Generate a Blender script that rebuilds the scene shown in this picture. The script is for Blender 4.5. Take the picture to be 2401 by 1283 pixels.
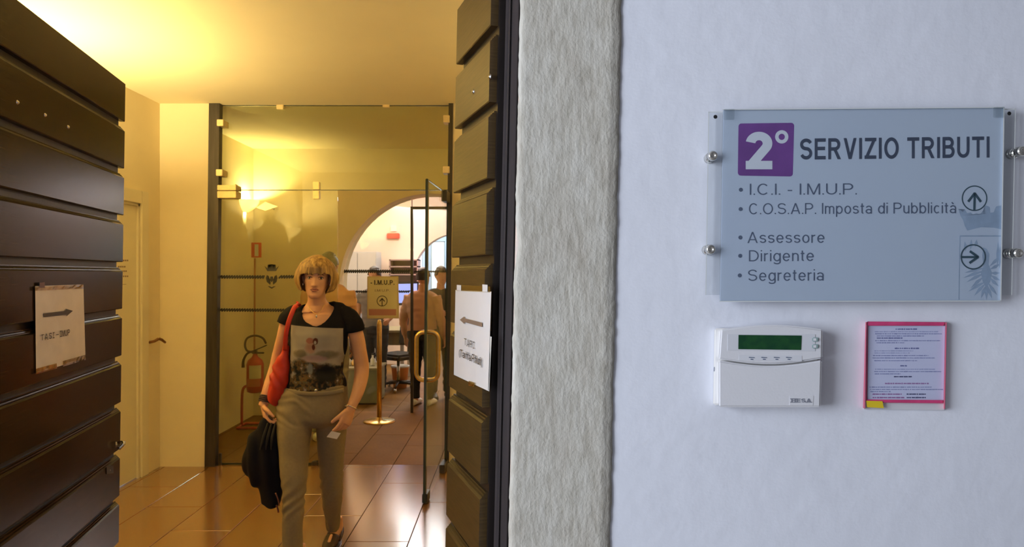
import bpy, bmesh, math, random
from mathutils import Vector, Matrix, noise

for o in list(bpy.data.objects):
    bpy.data.objects.remove(o, do_unlink=True)
scene = bpy.context.scene
C = scene.collection
random.seed(7)

# ------------------------------------------------------------------ camera
F, CX, CY, H = 1600.0, 1200.5, 641.5, 1.58      # focal length in pixels, centre, eye height
cam_d = bpy.data.cameras.new('camera')
cam_d.sensor_width = 36.0
cam_d.lens = 36.0 * F / 2401.0
cam_d.clip_start = 0.02
cam_d.dof.use_dof = True
cam_d.dof.focus_distance = 1.3
cam_d.dof.aperture_fstop = 14.0
cam = bpy.data.objects.new('camera', cam_d)
C.objects.link(cam)
cam.location = (0, 0, H)
cam.rotation_euler = (math.pi / 2, 0, 0)
scene.camera = cam

# ------------------------------------------------------------------ world, exposure, lights
w = bpy.data.worlds.new('world'); scene.world = w; w.use_nodes = True
bgn = w.node_tree.nodes['Background']
bgn.inputs[0].default_value = (0.86, 0.93, 1.0, 1); bgn.inputs[1].default_value = 2.2
scene.view_settings.view_transform = 'Standard'
scene.view_settings.look = 'None'
scene.view_settings.exposure = 0.0
scene.view_settings.gamma = 1.0
scene.view_settings.use_curve_mapping = False

def area(name, loc, target, sx, sy, energy, color):
    d = bpy.data.lights.new(name, 'AREA'); d.shape = 'RECTANGLE'; d.size = sx; d.size_y = sy
    d.energy = energy; d.color = color
    o = bpy.data.objects.new(name, d); C.objects.link(o); o.location = loc
    o.rotation_euler = (Vector(target) - Vector(loc)).to_track_quat('-Z', 'Y').to_euler()
    return o
def point(name, loc, energy, color, r=0.04):
    d = bpy.data.lights.new(name, 'POINT'); d.energy = energy; d.color = color; d.shadow_soft_size = r
    o = bpy.data.objects.new(name, d); C.objects.link(o); o.location = loc
    return o
WARM = (1.0, 0.79, 0.36)
WARM2 = (1.0, 0.82, 0.35)
COOL = (0.84, 0.90, 1.0)
area('corridor_window_daylight', (-2.9, -0.7, 1.9), (0.4, 0.4, 1.5), 2.0, 1.9, 118, COOL)
area('office_window_daylight', (-1.0, 11.7, 2.9), (-1.2, 9.0, 0.6), 2.2, 1.0, 70, (0.95, 0.93, 1.0))
area('office_ceiling_light', (-1.6, 9.8, 3.25), (-1.6, 9.9, 0), 2.2, 1.2, 135, (1.0, 0.77, 0.62))
area('bay_daylight', (-0.9, 13.4, 3.0), (-0.9, 13.5, 0), 1.6, 1.6, 90, (0.85, 0.93, 1.0))
point('vestibule_sconce_bulb', (-2.79, 3.80, 2.14), 142, WARM, .025)
point('vestibule_near_fill', (-2.79, 2.45, 2.14), 130, WARM, .025)  # added lamp hidden by the left leaf, lights the woman's face
point('vestibule_right_fill', (1.11, 3.9, 2.14), 60, WARM, .025)  # added unseen lamp, fills the vestibule from the right
point('hall_sconce_bulb', (-2.80, 7.35, 2.325), 30, WARM2, .02)
point('hall_right_fill', (1.11, 6.7, 2.325), 85, WARM2, .02)  # unseen lamp on the hall's right side

# ------------------------------------------------------------------ helpers
def P(px, py, Y):
    return Vector(((px - CX) / F * Y, Y, H - (py - CY) / F * Y))
def ray(px, py):
    return Vector(((px - CX) / F, 1.0, -(py - CY) / F))
EYE = Vector((0, 0, H))
def planefn(p0, n):
    n = n.normalized()
    def f(px, py, d=0.0):
        r = ray(px, py); t = (p0 + n * d - EYE).dot(n) / r.dot(n)
        return EYE + r * t
    return f
def frontal(Y):
    return lambda px, py, d=0.0: P(px, py, Y - d)

def tag(o, label=None, cat=None, group=None, kind=None):
    if label: o['label'] = label
    if cat: o['category'] = cat
    if group: o['group'] = group
    if kind: o['kind'] = kind
    return o
def wloc(o):
    v = Vector((0, 0, 0))
    while o is not None:
        v += o.location; o = o.parent
    return v
def empty(name, loc, label=None, cat=None, group=None, kind=None):
    o = bpy.data.objects.new(name, None); C.objects.link(o); o.location = loc
    o.empty_display_size = 0.05
    return tag(o, label, cat, group, kind)
def link_mesh(name, me, mat, parent=None, smooth=False):
    if parent is not None:
        me.transform(Matrix.Translation(-wloc(parent)))
    if mat is not None:
        me.materials.clear(); me.materials.append(mat)
    if smooth:
        me.shade_smooth()
    o = bpy.data.objects.new(name, me); C.objects.link(o); o.parent = parent
    return o
def obj(name, bm, mat, parent=None, smooth=False):
    me = bpy.data.meshes.new(name); bmesh.ops.recalc_face_normals(bm, faces=bm.faces[:])
    bm.to_mesh(me); bm.free()
    return link_mesh(name, me, mat, parent, smooth)
def struct(name, bm, mat, parent=None, smooth=False):
    o = obj(name, bm, mat, parent, smooth)
    if parent is None: o['kind'] = 'structure'
    return o
def B(): return bmesh.new()
def add_hexa(bm, c):
    v = [bm.verts.new(p) for p in c]
    for f in ((0,3,2,1),(4,5,6,7),(0,1,5,4),(1,2,6,5),(2,3,7,6),(3,0,4,7)):
        bm.faces.new([v[i] for i in f])
    return v
def add_box(bm, x0, x1, y0, y1, z0, z1, fn=None):
    c = [Vector(p) for p in ((x0,y0,z0),(x1,y0,z0),(x1,y1,z0),(x0,y1,z0),(x0,y0,z1),(x1,y0,z1),(x1,y1,z1),(x0,y1,z1))]
    if fn: c = [fn(p) for p in c]
    return add_hexa(bm, c)
def bevel(bm, w, seg=2):
    bmesh.ops.recalc_face_normals(bm, faces=bm.faces[:])
    ed = [e for e in bm.edges if len(e.link_faces) == 2 and e.calc_face_angle(0) > 0.5]
    bmesh.ops.bevel(bm, geom=ed, offset=w, segments=seg, affect='EDGES', clamp_overlap=True)
def box(x0, x1, y0, y1, z0, z1, bev=0, fn=None):
    bm = B(); add_box(bm, x0, x1, y0, y1, z0, z1, fn)
    if bev: bevel(bm, bev)
    return bm
def slab_px(corners, pf, d0, d1, bev=0):
    """thick plate on a plane; corners are pixels bl, br, tr, tl"""
    bm = B()
    add_hexa(bm, [pf(*c, d0) for c in corners] + [pf(*c, d1) for c in corners])
    if bev: bevel(bm, bev)
    return bm
def poly_px(bm, pts, pf, d):
    vs = [bm.verts.new(pf(x, y, d)) for x, y in pts]
    f = bm.faces.new(vs)
    return f
def polys(ptslist, pf, d):
    bm = B()
    for p in ptslist: poly_px(bm, p, pf, d)
    bmesh.ops.triangulate(bm, faces=bm.faces[:])
    return bm
def ring_px(bm, cx, cy, r0, r1, pf, d, n=40, sy=1.0):
    a = [bm.verts.new(pf(cx + r0*math.cos(2*math.pi*i/n), cy + sy*r0*math.sin(2*math.pi*i/n), d)) for i in range(n)]
    b = [bm.verts.new(pf(cx + r1*math.cos(2*math.pi*i/n), cy + sy*r1*math.sin(2*math.pi*i/n), d)) for i in range(n)]
    for i in range(n):
        j = (i+1) % n; bm.faces.new((a[i], a[j], b[j], b[i]))
def disc_px(bm, cx, cy, r, pf, d, n=24):
    bm.faces.new([bm.verts.new(pf(cx + r*math.cos(2*math.pi*i/n), cy + r*math.sin(2*math.pi*i/n), d)) for i in range(n)])

def catmull(pts, k):
    out = []
    n = len(pts)
    for i in range(n - 1):
        p0 = pts[max(i-1, 0)]; p1 = pts[i]; p2 = pts[i+1]; p3 = pts[min(i+2, n-1)]
        for j in range(k):
            t = j / k
            out.append(0.5*((2*p1) + (p2-p0)*t + (2*p0-5*p1+4*p2-p3)*t*t + (3*p1-p0-3*p2+p3)*t*t*t))
    out.append(pts[-1])
    return out
def add_tube(bm, pts, rads, seg=14, k=3, ref=None, closed=False, power=2.0, caps=True):
    """loft an elliptical section along pts; rads r or (across, depth)"""
    pts = [Vector(p) for p in pts]
    if not isinstance(rads, (list, tuple)): rads = [rads]*len(pts)
    rr = [Vector((r, r, 0)) if not isinstance(r, (tuple, list)) else Vector((r[0], r[1], 0)) for r in rads]
    if len(rr) < len(pts): rr = rr + [rr[-1]]*(len(pts)-len(rr))
    if k > 1 and not closed:
        pts = catmull(pts, k); rr = catmull(rr, k)
    n = len(pts); rings = []
    for i in range(n):
        if closed: t = pts[(i+1) % n] - pts[i-1]
        else: t = pts[min(i+1, n-1)] - pts[max(i-1, 0)]
        t.normalize()
        rf = Vector(ref) if ref is not None else (Vector((0,1,0)) if abs(t.y) < 0.9 else Vector((0,0,1)))
        b = (rf - t*t.dot(rf)).normalized(); a = t.cross(b)
        ring = []
        for j in range(seg):
            th = 2*math.pi*j/seg; c, s = math.cos(th), math.sin(th)
            if power != 2.0:
                c = math.copysign(abs(c)**(2/power), c); s = math.copysign(abs(s)**(2/power), s)
            ring.append(bm.verts.new(pts[i] + a*(c*max(rr[i].x, 1e-4)) + b*(s*max(rr[i].y, 1e-4))))
        rings.append(ring)
    for i in range(n if closed else n-1):
        r0, r1 = rings[i], rings[(i+1) % n]
        for j in range(seg):
            bm.faces.new((r0[j], r0[(j+1) % seg], r1[(j+1) % seg], r1[j]))
    if caps and not closed:
        bm.faces.new(rings[0][::-1]); bm.faces.new(rings[-1])
def add_ball(bm, c, r, seg=16, rot=None):
    rx, ry, rz = (r, r, r) if not isinstance(r, (tuple, list)) else r
    m = Matrix.Translation(Vector(c)) @ (rot.to_4x4() if rot else Matrix()) @ Matrix.Diagonal((rx, ry, rz, 1))
    bmesh.ops.create_uvsphere(bm, u_segments=seg, v_segments=max(6, seg*2//3), radius=1, matrix=m)
def add_lathe(bm, c, axis, prof, seg=24):
    """prof: list of (radius, distance along axis)"""
    axis = Vector(axis).normalized(); rf = Vector((0,0,1)) if abs(axis.z) < 0.9 else Vector((1,0,0))
    a = axis.cross(rf).normalized(); b = axis.cross(a); rings = []
    for r, h in prof:
        rings.append([bm.verts.new(Vector(c) + axis*h + (a*math.cos(2*math.pi*i/seg) + b*math.sin(2*math.pi*i/seg))*max(r, 1e-4)) for i in range(seg)])
    for r0, r1 in zip(rings, rings[1:]):
        for j in range(seg): bm.faces.new((r0[j], r0[(j+1)%seg], r1[(j+1)%seg], r1[j]))
    bm.faces.new(rings[0][::-1]); bm.faces.new(rings[-1])
def remesh(bm, voxel, smooth=3, fac=0.5, disp=None):
    me = bpy.data.meshes.new('tmp'); bmesh.ops.recalc_face_normals(bm, faces=bm.faces[:]); bm.to_mesh(me); bm.free()
    o = bpy.data.objects.new('tmp', me); C.objects.link(o)
    m = o.modifiers.new('r', 'REMESH'); m.mode = 'VOXEL'; m.voxel_size = voxel; m.use_smooth_shade = True
    if smooth:
        s = o.modifiers.new('s', 'SMOOTH'); s.factor = fac; s.iterations = smooth
    dg = bpy.context.evaluated_depsgraph_get()
    out = bpy.data.meshes.new_from_object(o.evaluated_get(dg))
    bpy.data.objects.remove(o, do_unlink=True)
    if disp:
        nn = [v.normal.copy() for v in out.vertices]
        for v, n in zip(out.vertices, nn):
            v.co = v.co + n * disp(v.co, n)
    return out
def boolean_cut(me, cutter_bm):
    a = bpy.data.objects.new('tmp', me); C.objects.link(a)
    cm = bpy.data.meshes.new('tmpc'); bmesh.ops.recalc_face_normals(cutter_bm, faces=cutter_bm.faces[:]); cutter_bm.to_mesh(cm); cutter_bm.free()
    b = bpy.data.objects.new('tmpc', cm); C.objects.link(b)
    m = a.modifiers.new('b', 'BOOLEAN'); m.operation = 'DIFFERENCE'; m.object = b; m.solver = 'EXACT'
    out = bpy.data.meshes.new_from_object(a.evaluated_get(bpy.context.evaluated_depsgraph_get()))
    bpy.data.objects.remove(a, do_unlink=True); bpy.data.objects.remove(b, do_unlink=True)
    return out

# ---- a small stroke-built grotesque: every glyph is a set of ribbons of width sw, cap height 1
def _arc(cx, cy, rx, ry, a0, a1, n=14):
    return [(cx + rx*math.cos(math.radians(a0+(a1-a0)*i/n)), cy + ry*math.sin(math.radians(a0+(a1-a0)*i/n))) for i in range(n+1)]
def glyph(ch, sw, slab=False):
    """returns (advance width, ribbons, parallelograms)"""
    t = sw/2; T = 1-t; xh = .73; R = []; Dg = []
    def diag(p, q, k=1.0):
        dx, dy = q[0]-p[0], q[1]-p[1]; hw = sw/2*math.hypot(dx, dy)/abs(dy)*k
        Dg.append([(p[0]-hw, p[1]), (p[0]+hw, p[1]), (q[0]+hw, q[1]), (q[0]-hw, q[1])])
    def sform(w, top):
        ru = (top/2 - t)*.48*1.0; tot = top/2 - t; ru = tot*.48; rl = tot*.52; cu = top-t-ru; cl = t+rl
        a = _arc(w/2, cu, w/2-t, ru, 18, 270, 18); b = _arc(w/2, cl, w/2-t, rl, 90, -162, 18); return a[:-1] + b
    def bowl(w, y0, y1, x0=0.0):
        r = (y1-y0)/2; rx = min(w-t-x0-.0, r*1.05); return [(t, y1), (w-t-rx, y1)] + _arc(w-t-rx, (y0+y1)/2, rx, r, 90, -90)[1:-1] + [(w-t-rx, y0), (t, y0)]
    W = .6
    if ch == ' ': return .20, [], []
    if ch in 'Il':
        W = sw; R = [[(t, 0), (t, 1)]]
        if ch == 'I' and slab: W = .46; R = [[(.23, 0), (.23, 1)], [(0, t), (.46, t)], [(0, T), (.46, T)]]
    elif ch == 'E': W = .64; R = [[(t, 0), (t, 1)], [(0, T), (W, T)], [(0, .52), (W*.94, .52)], [(0, t), (W, t)]]
    elif ch == 'H': W = .74; R = [[(t, 0), (t, 1)], [(W-t, 0), (W-t, 1)], [(0, .52), (W, .52)]]
    elif ch == 'T': W = .70; R = [[(0, T), (W, T)], [(W/2, 0), (W/2, 1)]]
    elif ch == 'U': W = .72; r = W/2-t; R = [[(t, 1), (t, t+r)] + _arc(W/2, t+r, r, r, 180, 360)[1:-1] + [(W-t, t+r), (W-t, 1)]]
    elif ch == 'O': W = .84; R = [_arc(W/2, .5, W/2-t, .51-t, 0, 360, 32)]
    elif ch == 'C': W = .78; R = [_arc(W/2, .5, W/2-t, .51-t, 42, 318, 26)]
    elif ch == 'S': W = .70; R = [sform(W, 1)]
    elif ch == 'D': W = .74; r = .5-t; rx = W-t-.30; R = [[(t, 0), (t, 1)], [(0, T), (.30, T)] + _arc(.30, .5, rx, r, 90, -90, 18)[1:-1] + [(.30, t), (0, t)]]
    elif ch == 'P': W = .68; R = [[(t, 0), (t, 1)], bowl(W, .46, T)]
    elif ch == 'R': W = .74; R = [[(t, 0), (t, 1)], bowl(W*.94, .49, T)]; diag((W*.50, .49), (W-t*1.2, 0))
    elif ch == 'B': W = .70; R = [[(t, 0), (t, 1)], bowl(W*.93, .53, T), bowl(W, t, .53)]
    elif ch == 'V': W = .76; diag((t*1.1, 1), (W/2, 0)); diag((W-t*1.1, 1), (W/2, 0))
    elif ch == 'Z': W = .68; R = [[(.02, T), (W, T)], [(0, t), (W, t)]]; diag((W-t*1.4, T), (t*1.4, t))
    elif ch == 'A': W = .80; diag((t*1.1, 0), (W/2, 1)); diag((W-t*1.1, 0), (W/2, 1)); R = [[(W*.2, .30), (W*.8, .30)]]
    elif ch == 'M': W = .86; R = [[(t, 0), (t, 1)], [(W-t, 0), (W-t, 1)]]; diag((t*1.4, 1), (W/2, 0), .9); diag((W-t*1.4, 1), (W/2, 0), .9)
    elif ch == '.': W = sw*1.05; R = [[(W/2, 0), (W/2, sw*1.1)]]
    elif ch == '-': W = .30; R = [[(0, .38), (W, .38)]]
    elif ch == '(': W = .22; R = [_arc(.42, .36, .40, .66, 125, 235, 12)]
    elif ch == ')': W = .22; R = [_arc(-.20, .36, .40, .66, 55, -55, 12)]
    elif ch == '2':
        W = .62; r = W/2-t; cy = T-r; arc_ = _arc(W/2, cy, r, r, 172, -38, 22); R = [arc_ + [(t*1.25, t*1.2)], [(0, t), (W, t)]]
    elif ch == 'i': W = sw; R = [[(t, 0), (t, xh)], [(t, 1-sw*1.05), (t, 1)]]
    elif ch in 'mn':
        a = .50 if ch == 'n' else .44; W = a if ch == 'n' else a*2-sw; R = [[(t, 0), (t, xh)]]
        for k in range(1 if ch == 'n' else 2):
            x0 = t + k*(a-sw); x1 = x0 + a-sw; r = (x1-x0)/2; R.append([(x0, xh-t-r*1.1)] + _arc((x0+x1)/2, xh-t-r, r, r, 170, 0, 12) + [(x1, 0)])
    elif ch == 'u': W = .50; r = W/2-t; R = [[(W-t, 0), (W-t, xh)], [(t, xh), (t, t+r)] + _arc(W/2, t+r, r, r, 180, 350, 12)[1:]]
    elif ch == 'r': W = .31; R = [[(t, 0), (t, xh)], _arc(W*.92, xh-t-.20, W*.92-t, .20, 175, 85, 8)]
    elif ch in 'opbdg':
        W = .56; R = [_arc(W/2, xh/2, W/2-t, xh/2-t+.01, 0, 360, 28)]
        if ch == 'p': R.append([(t, -.28), (t, xh)])
        if ch == 'b': R.append([(t, 0), (t, 1)])
        if ch == 'd': R.append([(W-t, 0), (W-t, 1)])
        if ch == 'g': R.append([(W-t, xh), (W-t, -.08)] + _arc(W/2, -.08, W/2-t, .20-t, 0, -165, 12)[1:])
    elif ch == 'c': W = .52; R = [_arc(W/2, xh/2, W/2-t, xh/2-t+.01, 45, 315, 22)]
    elif ch == 'e': W = .56; R = [_arc(W/2, xh/2, W/2-t, xh/2-t+.01, 0, 322, 24), [(t, xh/2), (W-t*.6, xh/2)]]
    elif ch == 's': W = .50; R = [sform(W, xh)]
    elif ch == 't': W = .29; c = .13; R = [[(0, xh-t), (W, xh-t)], [(c, .94), (c, .13)] + _arc(c+.10, .13, .10, .13-t, 180, 275, 6)[1:]]
    elif ch == 'f': W = .30; c = .14; R = [[(0, xh-t), (W, xh-t)], [(c, 0), (c, .84)] + _arc(c+.12, .84, .12, .16-t, 180, 85, 6)[1:]]
    elif ch in 'aà':
        W = .54; r = W/2-t-.01; R = [_arc(W/2-.01, xh-t-.19, r, .19, 160, 0, 12) + [(W-t-.02, 0)], _arc(W/2-.015, .215, W/2-t-.005, .215-t, 0, 360, 22)]
        if ch == 'à': R.append([(.16, 1.0), (.30, .84)])
    if slab and ch in 'HES A':
        e = t*1.3
        if ch == 'H': R += [[(-e, t*.6), (sw+e, t*.6)], [(W-sw-e, t*.6), (W+e, t*.6)], [(-e, 1-t*.6), (sw+e, 1-t*.6)], [(W-sw-e, 1-t*.6), (W+e, 1-t*.6)]]
        if ch == 'E': R += [[(-e, t*.6), (sw, t*.6)], [(-e, 1-t*.6), (sw, 1-t*.6)]]
        if ch == 'A': R += [[(-e, t*.6), (sw+e, t*.6)], [(W-sw-e, t*.6), (W+e, t*.6)]]
    return W, R, Dg
def ribbon(pts, sw):
    out = []; n = len(pts)
    closed = math.hypot(pts[0][0]-pts[-1][0], pts[0][1]-pts[-1][1]) < 1e-6
    L_, R_ = [], []
    for i in range(n):
        if closed: a = pts[i-1] if i else pts[-2]; b = pts[i+1] if i < n-1 else pts[1]
        else: a = pts[max(i-1, 0)]; b = pts[min(i+1, n-1)]
        p = pts[i]
        d1 = (p[0]-a[0], p[1]-a[1]); d2 = (b[0]-p[0], b[1]-p[1]); l1 = math.hypot(*d1) or 1; l2 = math.hypot(*d2) or 1
        if l1 == 1 and d1 == (0, 0): d1 = d2; l1 = l2
        if d2 == (0, 0): d2 = d1; l2 = l1
        tx, ty = d1[0]/l1 + d2[0]/l2, d1[1]/l1 + d2[1]/l2; l = math.hypot(tx, ty) or 1; tx /= l; ty /= l
        k = 1/max(.5, abs(tx*d2[0]/l2 + ty*d2[1]/l2)); hw = sw/2*k
        L_.append((p[0]-ty*hw, p[1]+tx*hw)); R_.append((p[0]+ty*hw, p[1]-tx*hw))
    for i in range(n-1): out.append([R_[i], R_[i+1], L_[i+1], L_[i]])
    return out
def text_px(name, body, x0, x1, ybase0, ybase1, capheight, pf, d, mat, parent, sw=.125, gap=.13, cap1=None, slab=False):
    """lettering fitted between x0 and x1 px, baseline ybase0 -> ybase1, capheight px (cap1 at the right end)"""
    polys_ = []; x = 0
    for ch in body:
        w_, R, Dg = glyph(ch, sw, slab)
        for r in R: polys_ += [[(px+x, py) for px, py in q] for q in ribbon(r, sw)]
        polys_ += [[(px+x, py) for px, py in q] for q in Dg]
        x += w_ + gap
    mx0 = min(p[0] for q in polys_ for p in q); mx1 = max(p[0] for q in polys_ for p in q)
    vs = []; fs = []
    for k, q in enumerate(polys_):
        f = []
        for a, b in q:
            u = (a - mx0)/(mx1 - mx0); c = capheight if cap1 is None else capheight + (cap1-capheight)*u
            f.append(len(vs)); vs.append(pf(x0 + u*(x1-x0), ybase0 + (ybase1-ybase0)*u - b*c, d + 4e-7*k))
        ar_ = sum(q[i][0]*q[(i+1) % 4][1] - q[(i+1) % 4][0]*q[i][1] for i in range(4))
        fs.append(tuple(f) if ar_ > 0 else tuple(f[::-1]))
    me = bpy.data.meshes.new(name); me.from_pydata(vs, [], fs); me.update()
    return link_mesh(name, me, mat, parent)

# ------------------------------------------------------------------ materials
def newmat(name):
    m = bpy.data.materials.new(name); m.use_nodes = True
    return m, m.node_tree.nodes, m.node_tree.links, m.node_tree.nodes['Principled BSDF']
def mat(name, col, rough=0.5, metal=0.0, var=0.0, scale=8.0, stretch=(1,1,1), bump=0.0, bscale=60.0, coat=0.0, col2=None, spec=0.5, emit=None, estr=0.0, bstretch=None, detail=4.0):
    m, N, L, b = newmat(name)
    b.inputs['Roughness'].default_value = rough; b.inputs['Metallic'].default_value = metal
    b.inputs['Specular IOR Level'].default_value = spec
    b.inputs['Coat Weight'].default_value = coat; b.inputs['Coat Roughness'].default_value = 0.08
    b.inputs['Base Color'].default_value = (*col, 1)
    if emit: b.inputs['Emission Color'].default_value = (*emit, 1); b.inputs['Emission Strength'].default_value = estr
    if var or bump:
        tc = N.new('ShaderNodeTexCoord')
    if var:
        mp = N.new('ShaderNodeMapping'); mp.inputs['Scale'].default_value = stretch; L.new(tc.outputs['Object'], mp.inputs[0])
        nz = N.new('ShaderNodeTexNoise'); nz.inputs['Scale'].default_value = scale; nz.inputs['Detail'].default_value = detail
        L.new(mp.outputs[0], nz.inputs['Vector'])
        rp = N.new('ShaderNodeValToRGB'); rp.color_ramp.elements[0].position = 0.3; rp.color_ramp.elements[1].position = 0.7
        c2 = col2 if col2 else tuple(min(1, c*(1+var)) for c in col)
        rp.color_ramp.elements[0].color = (*(col if col2 else tuple(c*(1-var) for c in col)), 1); rp.color_ramp.elements[1].color = (*c2, 1)
        L.new(nz.outputs['Fac'], rp.inputs[0]); L.new(rp.outputs[0], b.inputs['Base Color'])
    if bump:
        mp2 = N.new('ShaderNodeMapping'); mp2.inputs['Scale'].default_value = bstretch or stretch; L.new(tc.outputs['Object'], mp2.inputs[0])
        n2 = N.new('ShaderNodeTexNoise'); n2.inputs['Scale'].default_value = bscale; n2.inputs['Detail'].default_value = 5
        L.new(mp2.outputs[0], n2.inputs['Vector'])
        bp = N.new('ShaderNodeBump'); bp.inputs['Strength'].default_value = bump; bp.inputs['Distance'].default_value = 0.004
        L.new(n2.outputs['Fac'], bp.inputs['Height']); L.new(bp.outputs[0], b.inputs['Normal'])
    return m
def glassmat(name, tint=(0.9, 0.95, 0.88), refl=1.0, rough=0.0, fk=0.9):
    m = bpy.data.materials.new(name); m.use_nodes = True; N = m.node_tree.nodes; L = m.node_tree.links
    N.clear(); out = N.new('ShaderNodeOutputMaterial'); mix = N.new('ShaderNodeMixShader')
    tr = N.new('ShaderNodeBsdfTransparent'); tr.inputs[0].default_value = (*tint, 1)
    gl = N.new('ShaderNodeBsdfGlossy'); gl.inputs['Roughness'].default_value = rough; gl.inputs[0].default_value = (refl, refl, refl, 1)
    lw = N.new('ShaderNodeLayerWeight'); lw.inputs[0].default_value = 0.5
    p5 = N.new('ShaderNodeMath'); p5.operation = 'POWER'; p5.inputs[1].default_value = 5.0; L.new(lw.outputs['Facing'], p5.inputs[0])
    ma = N.new('ShaderNodeMath'); ma.operation = 'MULTIPLY_ADD'; ma.inputs[1].default_value = fk; ma.inputs[2].default_value = 0.04; L.new(p5.outputs[0], ma.inputs[0])
    L.new(ma.outputs[0], mix.inputs[0]); L.new(tr.outputs[0], mix.inputs[1]); L.new(gl.outputs[0], mix.inputs[2]); L.new(mix.outputs[0], out.inputs[0])
    return m
M = {}
M['wall'] = mat('warm_plaster', (0.82, 0.71, 0.47), 0.85, var=0.03, scale=3, bump=0.15, bscale=40)
M['ceiling'] = mat('ceiling_plaster', (0.84, 0.73, 0.48), 0.9, var=0.02, scale=2, bump=0.08, bscale=30)
M['bluewall'] = mat('cool_plaster', (0.74, 0.76, 0.84), 0.75, var=0.025, scale=5, bump=0.35, bscale=28, spec=0.3)
M['corridor'] = mat('corridor_far_plaster', (.34, .33, .33), .85)
M['officewall'] = mat('office_plaster', (0.86, 0.71, 0.60), 0.9, var=0.02, scale=2)
M['pinkplaster'] = mat('pink_reveal_plaster', (0.78, 0.68, 0.64), 0.85, var=0.05, scale=20, bump=0.3)
M['wood'] = mat('dark_varnished_wood', (0.030, 0.016, 0.006), 0.22, var=0.35, scale=9, stretch=(1,1,22), bump=0.05, bscale=50, bstretch=(1,1,12), spec=0.13)
M['wood_lit'] = mat('lamplit_brown_varnished_wood', (0.062, 0.039, 0.014), 0.30, var=0.3, scale=9, stretch=(1,1,22), bump=0.05, bscale=50, bstretch=(1,1,12), spec=0.3)  # same paint as the left leaf, lightened for the lamp it faces
M['woodback'] = mat('black_brown_wood', (0.012, 0.008, 0.007), 0.45, var=0.2, scale=6, bump=0.1)
M['frame'] = mat('dark_painted_frame', (0.035, 0.028, 0.030), 0.5, var=0.3, scale=30, stretch=(1,1,0.1), bump=0.2, bscale=90, bstretch=(1,1,.1))
M['bronze'] = mat('dark_bronze_frame', (0.06, 0.052, 0.045), 0.35, 0.5, var=0.25, scale=40, stretch=(1,1,.08))
M['whitedoor'] = mat('cream_door_paint', (0.78, 0.70, 0.50), 0.45, var=0.02, scale=4)
M['steel'] = mat('brushed_steel', (0.62, 0.61, 0.58), 0.25, 1.0, var=0.08, scale=60)
M['chrome'] = mat('chrome', (0.75, 0.74, 0.70), 0.12, 1.0)
M['brass'] = mat('brass', (0.75, 0.52, 0.20), 0.28, 1.0, var=0.1, scale=40)
M['satinbrass'] = mat('satin_brass_clip', (0.80, 0.66, 0.38), 0.42, 0.7, var=0.06, scale=40)
M['ironbrown'] = mat('brown_lock', (0.20, 0.085, 0.03), 0.4, 0.4, var=0.2, scale=50)
M['glass'] = glassmat('greenish_glass', (0.90, 0.93, 0.83))
M['doorglass'] = glassmat('door_glass', (0.90, 0.94, 0.92), fk=0.22)
M['glassedge'] = mat('glass_edge_green', (0.03, 0.045, 0.035), 0.15)
M['acrylic'] = glassmat('clear_acrylic', (0.95, 0.965, 0.97), 0.8)
M['acrylicedge'] = mat('acrylic_edge', (0.62, 0.65, 0.66), 0.2)
M['panel'] = mat('sign_panel_print', (0.53, 0.60, 0.75), 0.22, var=0.05, scale=3, col2=(0.57, 0.64, 0.76), spec=0.45)
M['purple'] = mat('purple_print', (0.19, 0.062, 0.30), 0.35, var=0.12, scale=30)
M['signwhite'] = mat('white_print', (0.72, 0.75, 0.84), 0.4)
M['ink'] = mat('slate_ink', (0.058, 0.075, 0.125), 0.4)
M['inkgrey'] = mat('grey_blue_ink', (0.10, 0.13, 0.21), 0.4)
M['inkteal'] = mat('teal_ink', (0.04, 0.085, 0.12), 0.4)
M['crestpale'] = mat('pale_crest_print', (0.33, 0.42, 0.57), 0.35, var=0.12, scale=60)
M['black'] = mat('black_plastic', (0.012, 0.012, 0.013), 0.4)
M['paper'] = mat('white_paper', (0.76, 0.73, 0.72), 0.55, var=0.02, scale=10, bump=0.25, bscale=18)
M['paperwarm'] = mat('laminated_paper', (0.80, 0.72, 0.64), 0.35, var=0.05, scale=14, bump=0.5, bscale=16)
M['tape'] = glassmat('clear_tape', (0.72, 0.66, 0.50), 1.0, 0.05)
M['printdark'] = mat('toner_print', (0.05, 0.035, 0.03), 0.5)
M['printbrown'] = mat('faded_arrow_print', (0.26, 0.18, 0.13), 0.5)
M['abs'] = mat('ivory_plastic', (0.70, 0.70, 0.74), 0.38, bump=0.05, bscale=300)
M['absback'] = mat('ivory_backplate', (0.82, 0.81, 0.80), 0.4)
M['lcd'] = mat('green_lcd', (0.004, 0.045, 0.018), 0.18, var=0.5, scale=90, col2=(0.012, 0.075, 0.02))
M['btn'] = mat('grey_green_button', (0.30, 0.42, 0.42), 0.4)
M['pink'] = mat('magenta_plastic', (0.62, 0.06, 0.19), 0.3, var=0.15, scale=60)
M['pinkpale'] = mat('pale_pink_plastic', (0.78, 0.22, 0.34), 0.3)
M['noticepaper'] = mat('lavender_paper', (0.50, 0.53, 0.72), 0.45)
M['yellow'] = mat('yellow_label', (0.72, 0.53, 0.02), 0.5)
M['red'] = mat('red_enamel', (0.42, 0.035, 0.012), 0.35, var=0.12, scale=30)
M['redsign'] = mat('red_sign_paint', (0.75, 0.10, 0.04), 0.5)
M['hose'] = mat('brown_black_hose', (0.09, 0.05, 0.025), 0.5)
M['whiteplastic'] = mat('white_plastic', (0.78, 0.77, 0.72), 0.45)
M['greymetal'] = mat('grey_metal_cabinet', (0.46, 0.45, 0.43), 0.5, var=0.03, scale=5)
M['mauve'] = mat('mauve_shelf', (0.40, 0.28, 0.27), 0.6, var=0.08, scale=10)
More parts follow.
